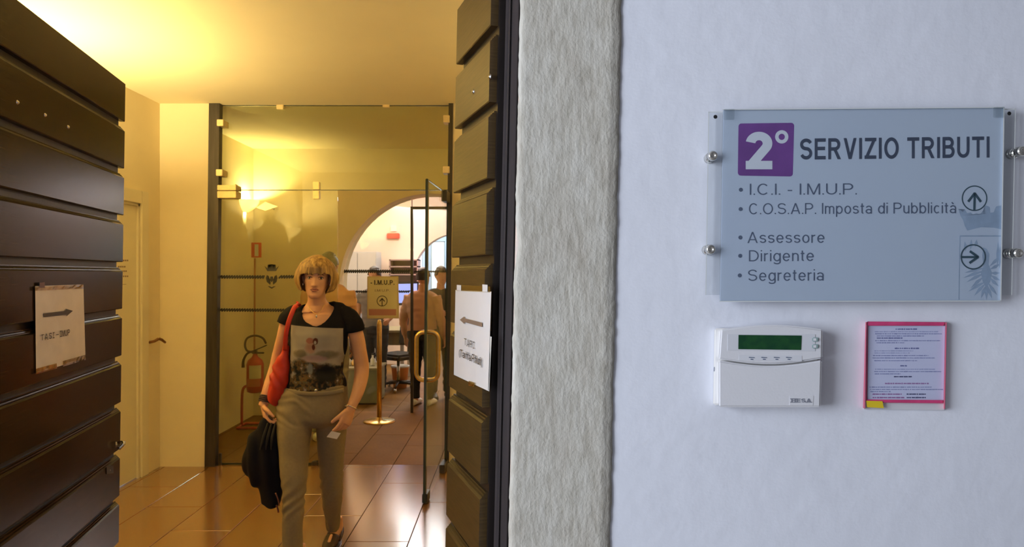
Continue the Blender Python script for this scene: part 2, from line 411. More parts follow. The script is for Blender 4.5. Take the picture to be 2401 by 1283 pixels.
M['counter'] = mat('green_grey_counter', (0.22, 0.22, 0.13), 0.5, var=0.06, scale=6)
M['desk'] = mat('olive_desk_top', (0.28, 0.24, 0.13), 0.4, var=0.05, scale=6)
M['dark'] = mat('dark_fabric', (0.02, 0.02, 0.024), 0.8, var=0.2, scale=30)
M['screen'] = mat('lit_screen', (0.02, 0.02, 0.04), 0.2, emit=(0.42, 0.45, 0.95), estr=1.3)
M['lampglow'] = mat('lit_lamp_glass', (0.8, 0.7, 0.4), 0.4, emit=(1.0, 0.68, 0.20), estr=2.0)
M['plaster'] = mat('white_plaster_sconce', (0.80, 0.75, 0.62), 0.7)
M['sand'] = mat('bay_wall_blueish', (0.55, 0.62, 0.72), 0.8)
# ------------------------------------------------------------------ stone, floor materials
def stonemat():
    m, N, L, b = newmat('tooled_grey_stone'); b.inputs['Roughness'].default_value = 0.85; b.inputs['Specular IOR Level'].default_value = 0.25
    tc = N.new('ShaderNodeTexCoord')
    def nz(scale, st, det=6):
        mp = N.new('ShaderNodeMapping'); mp.inputs['Scale'].default_value = st; L.new(tc.outputs['Object'], mp.inputs[0])
        n = N.new('ShaderNodeTexNoise'); n.inputs['Scale'].default_value = scale; n.inputs['Detail'].default_value = det; L.new(mp.outputs[0], n.inputs['Vector']); return n
    a = nz(22, (1, 1, .35)); c = nz(160, (1, 1, .22)); d = nz(420, (.6, 1, .5), 2)
    r = N.new('ShaderNodeValToRGB'); r.color_ramp.elements[0].position = .30; r.color_ramp.elements[1].position = .72
    r.color_ramp.elements[0].color = (.50, .465, .405, 1); r.color_ramp.elements[1].color = (.60, .58, .53, 1)
    e = r.color_ramp.elements.new(.5); e.color = (.56, .535, .475, 1)
    L.new(a.outputs['Fac'], r.inputs[0])
    mx = N.new('ShaderNodeMix'); mx.data_type = 'RGBA'; mx.blend_type = 'MULTIPLY'; mx.inputs['Factor'].default_value = .55
    r2 = N.new('ShaderNodeValToRGB'); r2.color_ramp.elements[0].position = .32; r2.color_ramp.elements[1].position = .6
    r2.color_ramp.elements[0].color = (.60, .57, .52, 1); r2.color_ramp.elements[1].color = (1, 1, 1, 1)
    L.new(c.outputs['Fac'], r2.inputs[0]); L.new(r.outputs[0], mx.inputs['A']); L.new(r2.outputs[0], mx.inputs['B'])
    L.new(mx.outputs['Result'], b.inputs['Base Color'])
    ad = N.new('ShaderNodeMath'); ad.operation = 'ADD'; L.new(c.outputs['Fac'], ad.inputs[0]); L.new(d.outputs['Fac'], ad.inputs[1])
    bp = N.new('ShaderNodeBump'); bp.inputs['Strength'].default_value = .42; bp.inputs['Distance'].default_value = .0022
    L.new(ad.outputs[0], bp.inputs['Height']); L.new(bp.outputs[0], b.inputs['Normal'])
    return m
M['stone'] = stonemat()
def floormat():
    m, N, L, b = newmat('polished_orange_slab'); b.inputs['Roughness'].default_value = .20
    b.inputs['Specular IOR Level'].default_value = .75; b.inputs['Coat Weight'].default_value = 1; b.inputs['Coat Roughness'].default_value = .17; b.inputs['Coat IOR'].default_value = 2.05
    tc = N.new('ShaderNodeTexCoord'); oi = N.new('ShaderNodeObjectInfo')
    n = N.new('ShaderNodeTexNoise'); n.inputs['Scale'].default_value = 2.5; n.inputs['Detail'].default_value = 6; L.new(tc.outputs['Object'], n.inputs['Vector'])
    n2 = N.new('ShaderNodeTexNoise'); n2.inputs['Scale'].default_value = 45; n2.inputs['Detail'].default_value = 3; L.new(tc.outputs['Object'], n2.inputs['Vector'])
    ad = N.new('ShaderNodeMath'); ad.operation = 'MULTIPLY_ADD'; ad.inputs[1].default_value = .25; L.new(oi.outputs['Random'], ad.inputs[0]); L.new(n.outputs['Fac'], ad.inputs[2])
    r = N.new('ShaderNodeValToRGB'); r.color_ramp.elements[0].position = .35; r.color_ramp.elements[1].position = .9
    r.color_ramp.elements[0].color = (.27, .115, .035, 1); r.color_ramp.elements[1].color = (.35, .16, .05, 1); L.new(ad.outputs[0], r.inputs[0])
    mx = N.new('ShaderNodeMix'); mx.data_type = 'RGBA'; mx.blend_type = 'MULTIPLY'; mx.inputs['Factor'].default_value = .3
    L.new(r.outputs[0], mx.inputs['A']); L.new(n2.outputs['Fac'], mx.inputs['B']); L.new(mx.outputs['Result'], b.inputs['Base Color'])
    bp = N.new('ShaderNodeBump'); bp.inputs['Strength'].default_value = .05; bp.inputs['Distance'].default_value = .003; L.new(n.outputs['Fac'], bp.inputs['Height']); L.new(bp.outputs[0], b.inputs['Normal'])
    return m
M['floor'] = floormat()
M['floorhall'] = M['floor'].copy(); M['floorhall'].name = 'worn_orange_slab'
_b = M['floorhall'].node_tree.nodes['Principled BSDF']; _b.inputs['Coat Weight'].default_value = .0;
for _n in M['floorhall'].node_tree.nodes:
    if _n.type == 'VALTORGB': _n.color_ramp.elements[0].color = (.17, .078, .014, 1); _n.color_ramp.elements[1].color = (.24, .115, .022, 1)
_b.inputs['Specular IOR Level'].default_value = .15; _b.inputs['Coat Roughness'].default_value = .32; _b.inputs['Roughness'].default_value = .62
M['grout'] = mat('dark_joint', (.10, .05, .025), .7)

# ------------------------------------------------------------------ the setting
CEIL = 2.97
bm = B(); add_box(bm, -3.6, 3.2, -2.6, 15.6, -0.12, -0.012)
floor = struct('floor', bm, M['grout'])
xs = [-2.84 + 0.372*i for i in range(-1, 12)]
tile_cache = {}
def floor_slab(x0, x1, y0, y1):
    g = .0022; key = (round(x1-x0, 3), round(y1-y0, 3), y0 > 5.6)
    if key not in tile_cache:
        b_ = B(); add_box(b_, g, x1-x0-g, g, y1-y0-g, -.012, 0); bevel(b_, .0015, 1)
        me = bpy.data.meshes.new('floor_slab'); bmesh.ops.recalc_face_normals(b_, faces=b_.faces[:]); b_.to_mesh(me); b_.free(); me.materials.append(M['floorhall' if y0 > 5.6 else 'floor']); tile_cache[key] = me
    o = bpy.data.objects.new('floor_slab', tile_cache[key]); C.objects.link(o); o.parent = floor; o.location = (x0, y0, 0)
for i in range(12):
    off = (i*0.43) % 1.12
    y = 1.0 - off
    while y < 9.2:
        y1 = min(y + 1.12, 9.2); ya = max(y, 1.0)
        if ya < 5.64 < y1 - .03 and 5.64 - ya > .03:
            floor_slab(xs[i], xs[i+1], ya, 5.64); ya = 5.64
        if y1 - ya > .03: floor_slab(xs[i], xs[i+1], ya, y1)
        y += 1.12
for i in range(7):
    for j in range(6):
        floor_slab(-3.4 + i*.9, -2.5 + i*.9, 9.2 + j*1.0, 10.2 + j*1.0)
bm = B(); add_box(bm, -3.4, 3.1, -2.5, 1.0, -.012, 0); struct('floor_corridor', bm, mat('corridor_floor', (.30, .28, .26), .4, var=.1, scale=3))

# front wall with the sign: yawed a little, .9 m thick
def YW(X): return 1.01247 - 0.043*X
def Wp(px, py, d=0.0):
    a = (px - CX)/F; Y = (1.01247 - d)/(1 + .043*a)
    return Vector((a*Y, Y, H - (py-CY)/F*Y))
LE = 0.022                                   # lean of the old door opening, metres per metre
bm = B()
def wallblock(x0t, x1, z0, z1, yb=1.86, lean=True):
    def f(p):
        X = p.x + (LE*(p.z-H) if (lean and abs(p.x-x0t) < 1e-6) else 0)
        return Vector((X, YW(X) if p.y < 1.5 else p.y, p.z))
    add_box(bm, x0t, x1, 1.0, yb, z0, z1, f)
wallblock(.070, 3.1, 0, 3.3)
add_box(bm, -3.4, -1.56, 1.06, 1.86, 0, 3.3)
add_box(bm, -1.56, .070, 1.06, 1.86, 2.62, 3.3)
struct('wall_front', bm, M['bluewall'])
# plastered reveal, a thin strip between stone and door frame
bm = B(); add_box(bm, .0065, .069, 1.13, 1.86, 0, 2.62, lambda p: Vector((p.x + LE*(p.z-H), p.y, p.z)))
struct('trim_1', bm, M['pinkplaster'])
# stone door jamb: dense grid with chipped edges
def stone_jamb():
    me_v = []; me_f = []
    nz_ = 420; nx = 26; z0, z1 = 0.0, 2.62
    rows = []
    for k in range(nz_+1):
        z = z0 + (z1-z0)*k/nz_
        pe = 1206 + (H - z)*F*(-.021) ; qe = 1444.5 + (H - z)*F*(-.0215)
        # chipped edges
        pe += 3.5*noise.noise(Vector((0, 0, z*22))) + 2.5*noise.noise(Vector((5, 0, z*90)))
        qe += 3.0*noise.noise(Vector((9, 0, z*18))) + 2.5*noise.noise(Vector((3, 7, z*80)))
        if abs(z-1.62) < .035: pe += 9*(1-abs(z-1.62)/.035)
        row = []
        for i in range(nx+1):
            u = i/nx; px = pe + (qe-pe)*u; a = (px-CX)/F
            d = .006 + .0006*noise.noise(Vector((u*5, 0, z*14))) + .0004*noise.noise(Vector((u*30, 2, z*45)))
            ed = min(u, 1-u)*nx
            if ed < 1: d -= .0035
            Y = (1.01247-d)/(1+.043*a); row.append(len(me_v)); me_v.append((a*Y, Y, z))
        rows.append(row)
    for k in range(nz_):
        for i in range(nx):
            me_f.append((rows[k][i], rows[k][i+1], rows[k+1][i+1], rows[k+1][i]))
    # returns on both sides
    for side, idx, yb in ((0, 0, 1.13), (1, nx, 1.02)):
        back = []
        for k in range(nz_+1):
            v = me_v[rows[k][idx]]; back.append(len(me_v)); me_v.append((v[0] + (0.004 if side == 0 else -.001), yb, v[2]))
        for k in range(nz_):
            q = (rows[k][idx], rows[k+1][idx], back[k+1], back[k]); me_f.append(q if side == 0 else q[::-1])
    me = bpy.data.meshes.new('trim_2'); me.from_pydata(me_v, [], me_f); me.update(); me.shade_smooth()
    o = link_mesh('trim_2', me, M['stone']); o['kind'] = 'structure'
stone_jamb()
# corridor on the camera's side: back wall, ceiling, left wall with its window opening
struct('wall_back', box(-3.4, 3.1, -2.6, -2.5, 0, 3.3), M['corridor'])
struct('wall_corridor_right', box(3.0, 3.1, -2.5, 1.0, 0, 3.3), M['corridor'])
struct('ceiling_corridor', box(-3.4, 3.1, -2.6, 1.0, 3.3, 3.4), M['corridor'])
bm = B(); add_box(bm, -3.1, -3.0, -2.5, 1.06, 0, .8); add_box(bm, -3.1, -3.0, -2.5, 1.06, 2.9, 3.3)
add_box(bm, -3.1, -3.0, -2.5, -1.8, .8, 2.9); add_box(bm, -3.1, -3.0, .4, 1.06, .8, 2.9)
struct('wall_corridor_left', bm, M['bluewall'])
# vestibule and hall
bm = B()
YD0, YD1 = 4.45, 5.28                        # white door in the left wall
add_box(bm, -3.0, -2.88, 1.86, YD0, 0, CEIL); add_box(bm, -3.0, -2.88, YD1, 7.6, 0, CEIL); add_box(bm, -3.0, -2.88, YD0, YD1, 2.12, CEIL)
struct('wall_left', bm, M['wall'])
struct('wall_right', box(1.2, 1.3, 1.86, 7.6, 0, CEIL), M['wall'])
bm = B(); add_box(bm, -2.98, 1.3, 1.86, 7.95, CEIL, CEIL+.1); struct('ceiling', bm, M['ceiling'])
bm = B(); add_box(bm, -3.4, -1.56, 1.861, 1.90, 0, CEIL); add_box(bm, .10, 1.3, 1.861, 1.90, 0, CEIL); add_box(bm, -1.56, .10, 1.861, 1.90, 2.62, CEIL)
struct('wall_vestibule', bm, M['wall'])
YP = 5.58
xl = P(487, 640, YP).x; xr = P(1057.5, 640, YP).x
bm = B(); add_box(bm, -2.9, 0, YP, YP+.14, 0, CEIL, lambda p: Vector((xl + .012*(p.z-H) if p.x > -1 else p.x, p.y, p.z)))
struct('wall_return_left', bm, M['wall'])
bm = B(); add_box(bm, 0, 1.2, YP, YP+.14, 0, CEIL, lambda p: Vector((xr + .012*(p.z-H) if p.x < .5 else p.x, p.y, p.z)))
struct('wall_return_right', bm, M['wall'])
# arch wall
YA = 7.6; AX = P(1010, 668, YA).x; AZ = P(1010, 668, YA).z; AR = 214/F*YA
def arch_wall(x0, x1, y0, y1, ztop, ax, az, ar, n=32):
    b_ = B(); outl = [(x0, 0), (x0, ztop), (x1, ztop), (x1, 0)]
    arc = [(ax + ar, 0)] + [(ax + ar*math.cos(math.pi*i/n), az + ar*math.sin(math.pi*i/n)) for i in range(n+1)] + [(ax - ar, 0)]
    def quadstrip(y):
        vs = [b_.verts.new((x, y, z)) for x, z in arc]
        top = [b_.verts.new((x, y, ztop)) for x, z in arc]
        for i in range(1, len(arc)-2):
            b_.faces.new((vs[i], vs[i+1], top[i+1], top[i]))
        for xx, i in ((x1, 1), (x0, len(arc)-2)):
            a = b_.verts.new((xx, y, 0)); c = b_.verts.new((xx, y, ztop))
            b_.faces.new((a, vs[0] if i == 1 else vs[-1], vs[i], top[i], c))
        return vs
    f = quadstrip(y0); g = quadstrip(y1)
    for i in range(len(arc)-1): b_.faces.new((f[i], f[i+1], g[i+1], g[i]))
    return b_
struct('wall_arch', arch_wall(-2.98, 1.3, YA, YA+.34, CEIL, AX, AZ, AR), M['wall'])
bm = B(); add_box(bm, -3.5, -2.98, YA, YA+.34, 0, 3.4); add_box(bm, 1.3, 2.2, YA, YA+.34, 0, 3.4); add_box(bm, -3, 1.3, YA+.2, YA+.34, CEIL, 3.4); struct('wall_office_front', bm, M['officewall'])
struct('wall_office_left', box(-3.5, -3.4, YA+.34, 12, 0, 3.4), M['officewall'])
struct('wall_office_right', box(2.1, 2.2, YA+.34, 12, 0, 3.4), M['officewall'])
struct('ceiling_office', box(-3.5, 2.2, YA+.2, 12.2, 3.4, 3.5), M['officewall'])
YO = 11.9
ax2 = P(1075, 660, YO).x; az2 = P(1075, 655, YO).z; ar2 = 108/F*YO
struct('wall_office_back', arch_wall(-3.5, 2.2, YO, YO+.3, 3.4, ax2, az2, ar2), M['officewall'])
# bay behind the far arch, with tall windows on the daylight
YB = 14.6
bm = B(); add_box(bm, -2.2, -2.1, YO+.3, YB, 0, 3.4); add_box(bm, .6, .7, YO+.3, YB, 0, 3.4); add_box(bm, -2.2, .7, YO+.3, YB+.1, 3.4, 3.5)
struct('wall_bay_sides', bm, M['sand'])
wins = [(980, 991, 588, 700), (1010, 1043, 566, 735), (1047, 1068, 566, 735)]
def wx(px): return P(px, 640, YB).x
def wz(py): return P(640, py, YB).z
bm = B(); edges_ = [-2.2]
for a, b2, t, bo in wins: edges_ += [wx(a), wx(b2)]
edges_.append(.7)
for i in range(0, len(edges_), 2): add_box(bm, edges_[i], edges_[i+1], YB, YB+.12, 0, 3.5)
for a, b2, t, bo in wins:
    add_box(bm, wx(a), wx(b2), YB, YB+.12, 0, wz(bo)); add_box(bm, wx(a), wx(b2), YB, YB+.12, wz(t), 3.5)
struct('wall_bay_back', bm, M['sand'])
for i, (a, b2, t, bo) in enumerate(wins):
    fr = B(); x0, x1, z0, z1 = wx(a), wx(b2), wz(bo), wz(t); tck = .018
    add_box(fr, x0, x0+tck, YB+.01, YB+.06, z0, z1); add_box(fr, x1-tck, x1, YB+.01, YB+.06, z0, z1)
    add_box(fr, x0, x1, YB+.01, YB+.06, z1-tck, z1); add_box(fr, x0, x1, YB+.01, YB+.06, z0, z0+tck)
    wd = empty('window_%d' % (i+1), ((x0+x1)/2, YB, z0), kind='structure')
    obj('window_frame', fr, M['greymetal'], wd)
    obj('pane', box(x0, x1, YB+.03, YB+.035, z0, z1), glassmat('window_glass_%d' % i, (1, 1, 1)), wd)

# ------------------------------------------------------------------ dark plank doors
def leaf(name, hx, hy, fx, fy, lean, top, nside, back_ext, label):
    """plank door leaf from hinge to free end; boards proud towards the camera side"""
    hv = Vector((hx, hy, 0)); fv = Vector((fx, fy, 0)); dr = (fv-hv); Lg = dr.length; dr.normalize()
    nr = Vector((dr.y, -dr.x, 0)) * nside
    def T(s, d, z): 
        p = hv + dr*s + nr*d; return Vector((p.x + lean*(z-H), p.y, z))
    root = empty(name, (hx, hy, 0), kind='structure'); root['label'] = label
    bm = B(); add_box(bm, -back_ext, Lg-.012, -.045, 0, .012, top-.004, lambda p: T(p.x, p.y - .0, p.z)); 
    obj('backing_panel', bm, M['woodback'], root)
    bot = 2.26; pitch = .2095; prev = top; i = 0
    while prev > .05:
        b0 = max(bot - i*pitch, .015)
        if i == 0: prof = [(0, prev), (.022, prev), (.022, b0+.003), (.020, b0), (0, b0)]
        else:
            t = prev - .024
            prof = [(0, t), (.006, t), (.0065, t-.004), (.011, t-.006), (.0125, t-.010), (.016, t-.0115), (.0165, t-.014), (.022, t-.019), (.022, b0+.003), (.020, b0), (0, b0)]
        bm = B(); e = [[bm.verts.new(T(s, d, z)) for d, z in prof] for s in (0, Lg)]
        n = len(prof)
        for j in range(n): bm.faces.new((e[0][j], e[0][(j+1) % n], e[1][(j+1) % n], e[1][j]))
        bm.faces.new(e[0]); bm.faces.new(e[1][::-1])
        obj('board', bm, M['wood' if nside > 0 else 'wood_lit'], root)
        prev = b0; i += 1
    nrm = Vector((nr.x, nr.y, -lean*nr.x)).normalized()
    return root, T, planefn(T(0, .022, H), nrm), nrm, dr
LY = .21*F/110; LX = (275-CX)/F*LY
d1, T1, pf1, n1, dr1 = leaf('door_1', LX + .2094*(LY-1.87), 1.87, LX, LY, .0147, 2.429, 1, .03, 'dark brown horizontal-board door leaf folded back on the left, with a paper arrow notice')
RY = .21*F/151; RX = (1074-CX)/F*RY; HY = 1.875; HX = (1155-CX)/F*HY
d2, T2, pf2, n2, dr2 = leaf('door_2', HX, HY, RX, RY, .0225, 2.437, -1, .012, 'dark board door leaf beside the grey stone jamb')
def bolt(px, py, pf, nrm, parent, r=.006):
    c = pf(px, py, -.001); bm = B(); add_lathe(bm, c, nrm, [(r*1.25, 0), (r*1.25, .0015), (r*.9, .003), (r*.6, .0055), (.001, .006)], 12)
    obj('bolt', bm, M['steel'], parent, True)
for px, py in ((40, 240), (105, 270), (159, 298)): bolt(px, py, pf1, n1, d1)
for px, py in ((1111, 215), (1150, 180)): bolt(px, py, pf2, n2, d2, .0065)
# small steel lever on the far edge of the left leaf, and its keyhole plate
c = pf1(266, 1043, -.01)
bm = B(); add_lathe(bm, c, dr1, [(.016, -.004), (.016, .005), (.010, .008), (.009, .024), (.011, .028), (.009, .034)], 16)
add_tube(bm, [c+dr1*.029, c+dr1*.033+Vector((.030, -.012, .006)), c+dr1*.033+Vector((.045, -.02, .002)), c+dr1*.033+Vector((.030, -.035, -.018))], [.006, .007, .008, .009], 10, 3)
obj('lever_handle', bm, M['steel'], d1, True)
bm = slab_px([(250, 1112), (266, 1110), (266, 1092), (250, 1094)], pf1, -.001, .003, .001); pl = obj('keyhole_plate', bm, M['bronze'], d1)
bm = B(); add_lathe(bm, pf1(258, 1103, .003), n1, [(.0035, 0), (.0035, .001), (.001, .0012)], 10); obj('keyhole', bm, M['steel'], d1)
# frame post with beads
def lean_box(bm, a, b_, c_, d_, z0, z1, le=.0225): add_box(bm, a, b_, c_, d_, z0, z1, lambda p: Vector((p.x + le*(p.z-H), p.y, p.z)))
fr = empty('trim_3', (0, 1.84, 0), kind='structure')
bm = B(); X0 = (1171-CX)/F*1.84; X1 = (1203-CX)/F*1.80
lean_box(bm, (1172-CX)/F*1.82, X1+.004, 1.82, 1.875, 0, 2.62); obj('frame_post', bm, M['frame'], fr)
bm = B(); lean_box(bm, (1180-CX)/F*1.81, (1184-CX)/F*1.81, 1.808, 1.82, 0, 2.62); bevel(bm, .001, 1); obj('bead', bm, M['frame'], fr)
bm = B(); lean_box(bm, (1187-CX)/F*1.80, (1203.5-CX)/F*1.80, 1.795, 1.82, 0, 2.62); bevel(bm, .002, 2); obj('stop_moulding', bm, M['frame'], fr)
bm = B(); add_box(bm, -1.56, -1.53, 1.80, 1.87, 0, 2.62); obj('frame_post', bm, M['frame'], fr)
bm = B(); add_box(bm, -1.53, 0, 1.80, 1.87, 2.56, 2.62); obj('frame_head', bm, M['frame'], fr)

# ------------------------------------------------------------------ paper notices on the leaves
pn = empty('paper_notice', pf1(140, 770, 0), 'white laminated sheet with a right-pointing arrow reading TASI-IMUP on the dark left door', 'notice')
def sheet(corners, pf, d0, amp, mt, name, parent, nx=14, ny=20, seed=0, th=.0004):
    """corners bl br tr tl; gently wavy paper with a thickness"""
    bm = B(); gr = []
    for k in range(2):
        g = []
        for j in range(ny+1):
            row = []
            for i in range(nx+1):
                u, v = i/nx, j/ny
                x = (corners[0][0]*(1-u)+corners[1][0]*u)*(1-v) + (corners[3][0]*(1-u)+corners[2][0]*u)*v
                y = (corners[0][1]*(1-u)+corners[1][1]*u)*(1-v) + (corners[3][1]*(1-u)+corners[2][1]*u)*v
                d = d0 + amp*(noise.noise(Vector((u*2.2+seed, v*3, seed))) + .4*noise.noise(Vector((u*7+seed, v*2.0, seed))))*min(1, 4*min(v, 1-v)+.2) - (th if k else 0)
                row.append(bm.verts.new(pf(x, y, d)))
            g.append(row)
        gr.append(g)
    for k in range(2):
        for j in range(ny):
            for i in range(nx):
                q = (gr[k][j][i], gr[k][j][i+1], gr[k][j+1][i+1], gr[k][j+1][i]); bm.faces.new(q if k == 0 else q[::-1])
    for j in range(ny):
        bm.faces.new((gr[0][j][0], gr[0][j+1][0], gr[1][j+1][0], gr[1][j][0])); bm.faces.new((gr[0][j][nx], gr[0][j+1][nx], gr[1][j+1][nx], gr[1][j][nx]))
    for i in range(nx):
        bm.faces.new((gr[0][0][i], gr[0][0][i+1], gr[1][0][i+1], gr[1][0][i])); bm.faces.new((gr[0][ny][i], gr[0][ny][i+1], gr[1][ny][i+1], gr[1][ny][i]))
    return obj(name, bm, mt, parent, False)
sheet([(84.5, 875), (200.5, 841), (195.5, 667), (82.5, 671)], pf1, .004, .0018, M['paperwarm'], 'sheet', pn, seed=3)
arrow = [(103, 735), (103, 744), (156, 738), (156, 742), (171, 729), (154, 724), (154.5, 729)]
obj('arrow_print', polys([arrow], pf1, .0072), M['printdark'], pn)
text_px('lettering', 'TASI', 97, 128, 799, 793, 14, pf1, .0072, M['printdark'], pn, .13, .26, slab=True)
text_px('lettering', '-', 132, 138, 790.5, 789.5, 14, pf1, .0072, M['printdark'], pn, .13)
text_px('lettering', 'IMUP', 141, 164, 790.5, 786.5, 14.5, pf1, .0072, M['printdark'], pn, .13, .1, slab=True)
for cs in ([(82, 682), (132, 680), (131, 671.5), (82, 672.5)], [(128, 680), (196, 677), (196, 667), (130, 670)], [(84.5, 878), (134, 864), (133, 852), (84.5, 865)], [(148, 860), (201, 844), (200.5, 832), (147, 847)]):
    sheet(cs, pf1, .0078, .0025, M['tape'], 'tape', pn, 12, 2, seed=cs[0][0])
bm = slab_px([(93, 675), (105, 675), (105, 662), (93, 663)], pf1, .008, .0085); obj('tape_scrap', bm, mat('dark_tape', (.12, .05, .04), .4), pn)

pn2 = empty('paper_notice', pf2(1110, 800, 0), 'white sheet with a left-pointing arrow reading TARI (Tariffa Rifiuti) on the right door leaf', 'notice')
sheet([(1064, 879), (1144.5, 917), (1152, 684), (1068, 680)], pf2, .005, .0025, M['paper'], 'sheet', pn2, seed=8)
obj('arrow_print', polys([[(1078, 750), (1088.5, 742), (1088.5, 746.5), (1130, 757), (1130, 767), (1088.5, 755.5), (1088.5, 760)]], pf2, .0095), M['printbrown'], pn2)
text_px('lettering', 'TARI', 1088, 1111, 809, 818, 16, pf2, .0095, M['printdark'], pn2, .11, .3, slab=True)
text_px('lettering', '(Tariffa Rifiuti)', 1076, 1129.5, 835, 859, 17, pf2, .0095, M['printdark'], pn2, .125, .10, cap1=20)
sheet([(1070, 682), (1150, 686), (1149, 672), (1072, 668)], pf2, .0052, .001, M['tape'], 'tape', pn2, 10, 2, seed=1)
for cs in ([(1071, 681), (1081, 682), (1081, 669), (1071, 668)], [(1131, 684), (1143, 685), (1143, 668), (1131, 667)]):
    obj('tape_strip', slab_px(cs, pf2, .006, .0064), M['paper'], pn2)
sheet([(1098, 904), (1112, 908), (1113, 898), (1099, 893)], pf2, .0098, .001, M['tape'], 'tape', pn2, 6, 2, seed=5)
# second sheet edge showing behind the first
sheet([(1140, 915), (1147, 918), (1152.8, 790), (1147, 788)], pf2, .003, .002, M['whiteplastic'], 'under_sheet', pn2, 4, 14, seed=9)

# ------------------------------------------------------------------ printed sign on the wall
sg = empty('signboard', Wp(2015, 705, 0), 'large printed sign reading SERVIZIO TRIBUTI on clear plates with chrome standoffs', 'sign')
def edged_plate(name, cs, d0, d1, parent, mt=M['acrylic'], ew=2.0):
    obj(name, slab_px(cs, Wp, d0, d1), mt, parent)
edged_plate('rear_plate', [(1654, 692), (2373, 692), (2382, 255), (1661, 262)], .012, .015, sg)
bm = B()
for cs in ([(1654, 692), (1656, 692), (1663, 262), (1661, 262)], [(1661, 264), (2382, 257), (2382, 255), (1661, 262)], [(2371, 692), (2373, 692), (2382, 255), (2380, 255)]):
    add_hexa(bm, [Wp(*c_, .0119) for c_ in cs] + [Wp(*c_, .0153) for c_ in cs])
obj('plate_edge', bm, M['acrylicedge'], sg)
pc = [(1688, 706), (2346, 705), (2353.5, 252.5), (1696, 258)]
obj('printed_panel', slab_px(pc, Wp, .0155, .0175, .0004), M['panel'], sg)
obj('front_plate', slab_px([(1686.5, 707.5), (2347.5, 706.5), (2355, 251), (1694, 256.5)], Wp, .0186, .0205), M['acrylic'], sg)
bm = B()
for cs in ([(1686.5, 708), (2347.5, 707), (2347.5, 704.8), (1686.5, 705.8)], [(2345, 706.5), (2347.8, 706.5), (2355.5, 251), (2352.6, 251)], [(1694, 258), (2355, 252.8), (2355, 250.8), (1694, 256)]):
    add_hexa(bm, [Wp(*c_, .0175) for c_ in cs] + [Wp(*c_, .0206) for c_ in cs])
obj('plate_edge', bm, M['acrylicedge'], sg)
for (x, y) in ((1696, 257), (2329, 252)):     # clear corner clips
    obj('corner_clip', slab_px([(x, y+24), (x+26, y+24), (x+27, y-2), (x, y-1)], Wp, .0207, .0225, .0008), M['acrylic'], sg)
for x, y in ((1677.5, 274), (2366.5, 266)):
    bm = B(); disc_px(bm, x, y, 4.6, Wp, .0156); obj('screw_hole', bm, M['black'], sg)
WN = Vector((-.043, -1, 0)).normalized()
for x, y in ((1662, 372), (1657, 586.5), (2369, 361.5), (2361, 595)):
    bm = B(); add_lathe(bm, Wp(x, y, 0), WN, [(.0075, 0), (.0075, .012), (.0045, .0125), (.0045, .016), (.0072, .0165), (.0072, .024), (.0058, .0265), (.0030, .0272), (.0026, .0255), (.0005, .0255)], 24)
    obj('standoff', bm, M['chrome'], sg, True)
D = .0178
# badge
bm = B(); r = 7; cs = [(1730, 412), (1859, 414), (1862, 288), (1731.5, 289.5)]
pts = []
for (cx_, cy_), (sx_, sy_), a0 in zip(cs, ((1, -1), (-1, -1), (-1, 1), (1, 1)), (90, 0, -90, -180)):
    ox, oy = cx_ + sx_*r, cy_ + sy_*r
    rng = {0: (180, 90), 1: (90, 0), 2: (0, -90), 3: (-90, -180)}[[90, 0, -90, -180].index(a0)]
    for t in range(5):
        a = math.radians(rng[0] + (rng[1]-rng[0])*t/4); pts.append((ox + r*math.cos(a), oy + r*math.sin(a)))
badge = obj('badge', polys([pts], Wp, D-.00015), M['purple'], sg)
text_px('numeral', '2', 1748.5, 1811, 397, 397, 88, Wp, D, M['signwhite'], badge, .225)
bm = B(); ring_px(bm, 1833, 321, 7.3, 15.6, Wp, D); obj('degree_ring', bm, M['signwhite'], badge)
text_px('headline', 'SERVIZIO TRIBUTI', 1876, 2320, 374.5, 369.5, 49.5, Wp, D, M['ink'], sg, .165, .15)
LN = [('I.C.I. - I.M.U.P.', 1758, 2009, 457, 456, 26), ('C.O.S.A.P. Imposta di Pubblicità', 1756, 2241.5, 502.5, 500, 25.5),
      ('Assessore', 1752.5, 1933, 570, 569.5, 26), ('Dirigente', 1756, 1908, 613, 612, 26), ('Segreteria', 1754, 1931, 659, 658, 26.5)]
for t_, a, b_, c_, d_, e_ in LN: text_px('lettering', t_, a, b_, c_, d_, e_, Wp, D, M['inkgrey'], sg, .098, .15)
for x, y in ((1737, 445), (1736.5, 490.5), (1736, 557), (1735.5, 600), (1734.5, 646)):
    bm = B(); disc_px(bm, x, y, 4.7, Wp, D, 16); obj('bullet', bm, M['inkgrey'], sg)
def thick(p, q, w_):
    dx, dy = q[0]-p[0], q[1]-p[1]; l = math.hypot(dx, dy); nx_, ny_ = -dy/l*w_/2, dx/l*w_/2
    return [(p[0]+nx_, p[1]+ny_), (q[0]+nx_, q[1]+ny_), (q[0]-nx_, q[1]-ny_), (p[0]-nx_, p[1]-ny_)]
bm = B(); ring_px(bm, 2285, 465, 27.3, 30, Wp, D, 48)
for q in (thick((2284.5, 493), (2285.5, 453), 5.4), thick((2270, 473), (2286, 452.5), 5.6), thick((2284.6, 452.5), (2300, 473.5), 5.6)): poly_px(bm, q, Wp, D+.0001)
obj('arrow_up', bm, M['inkteal'], sg)
bm = B(); ring_px(bm, 2282, 602.5, 26.8, 29.8, Wp, D+.0002, 48)
for q in (thick((2254, 603), (2291, 603), 5.0), thick((2274, 589), (2294, 603.5), 5.6), thick((2294, 602.2), (2273, 617), 5.6)): poly_px(bm, q, Wp, D+.0003)
obj('arrow_right', bm, M['inkteal'], sg)
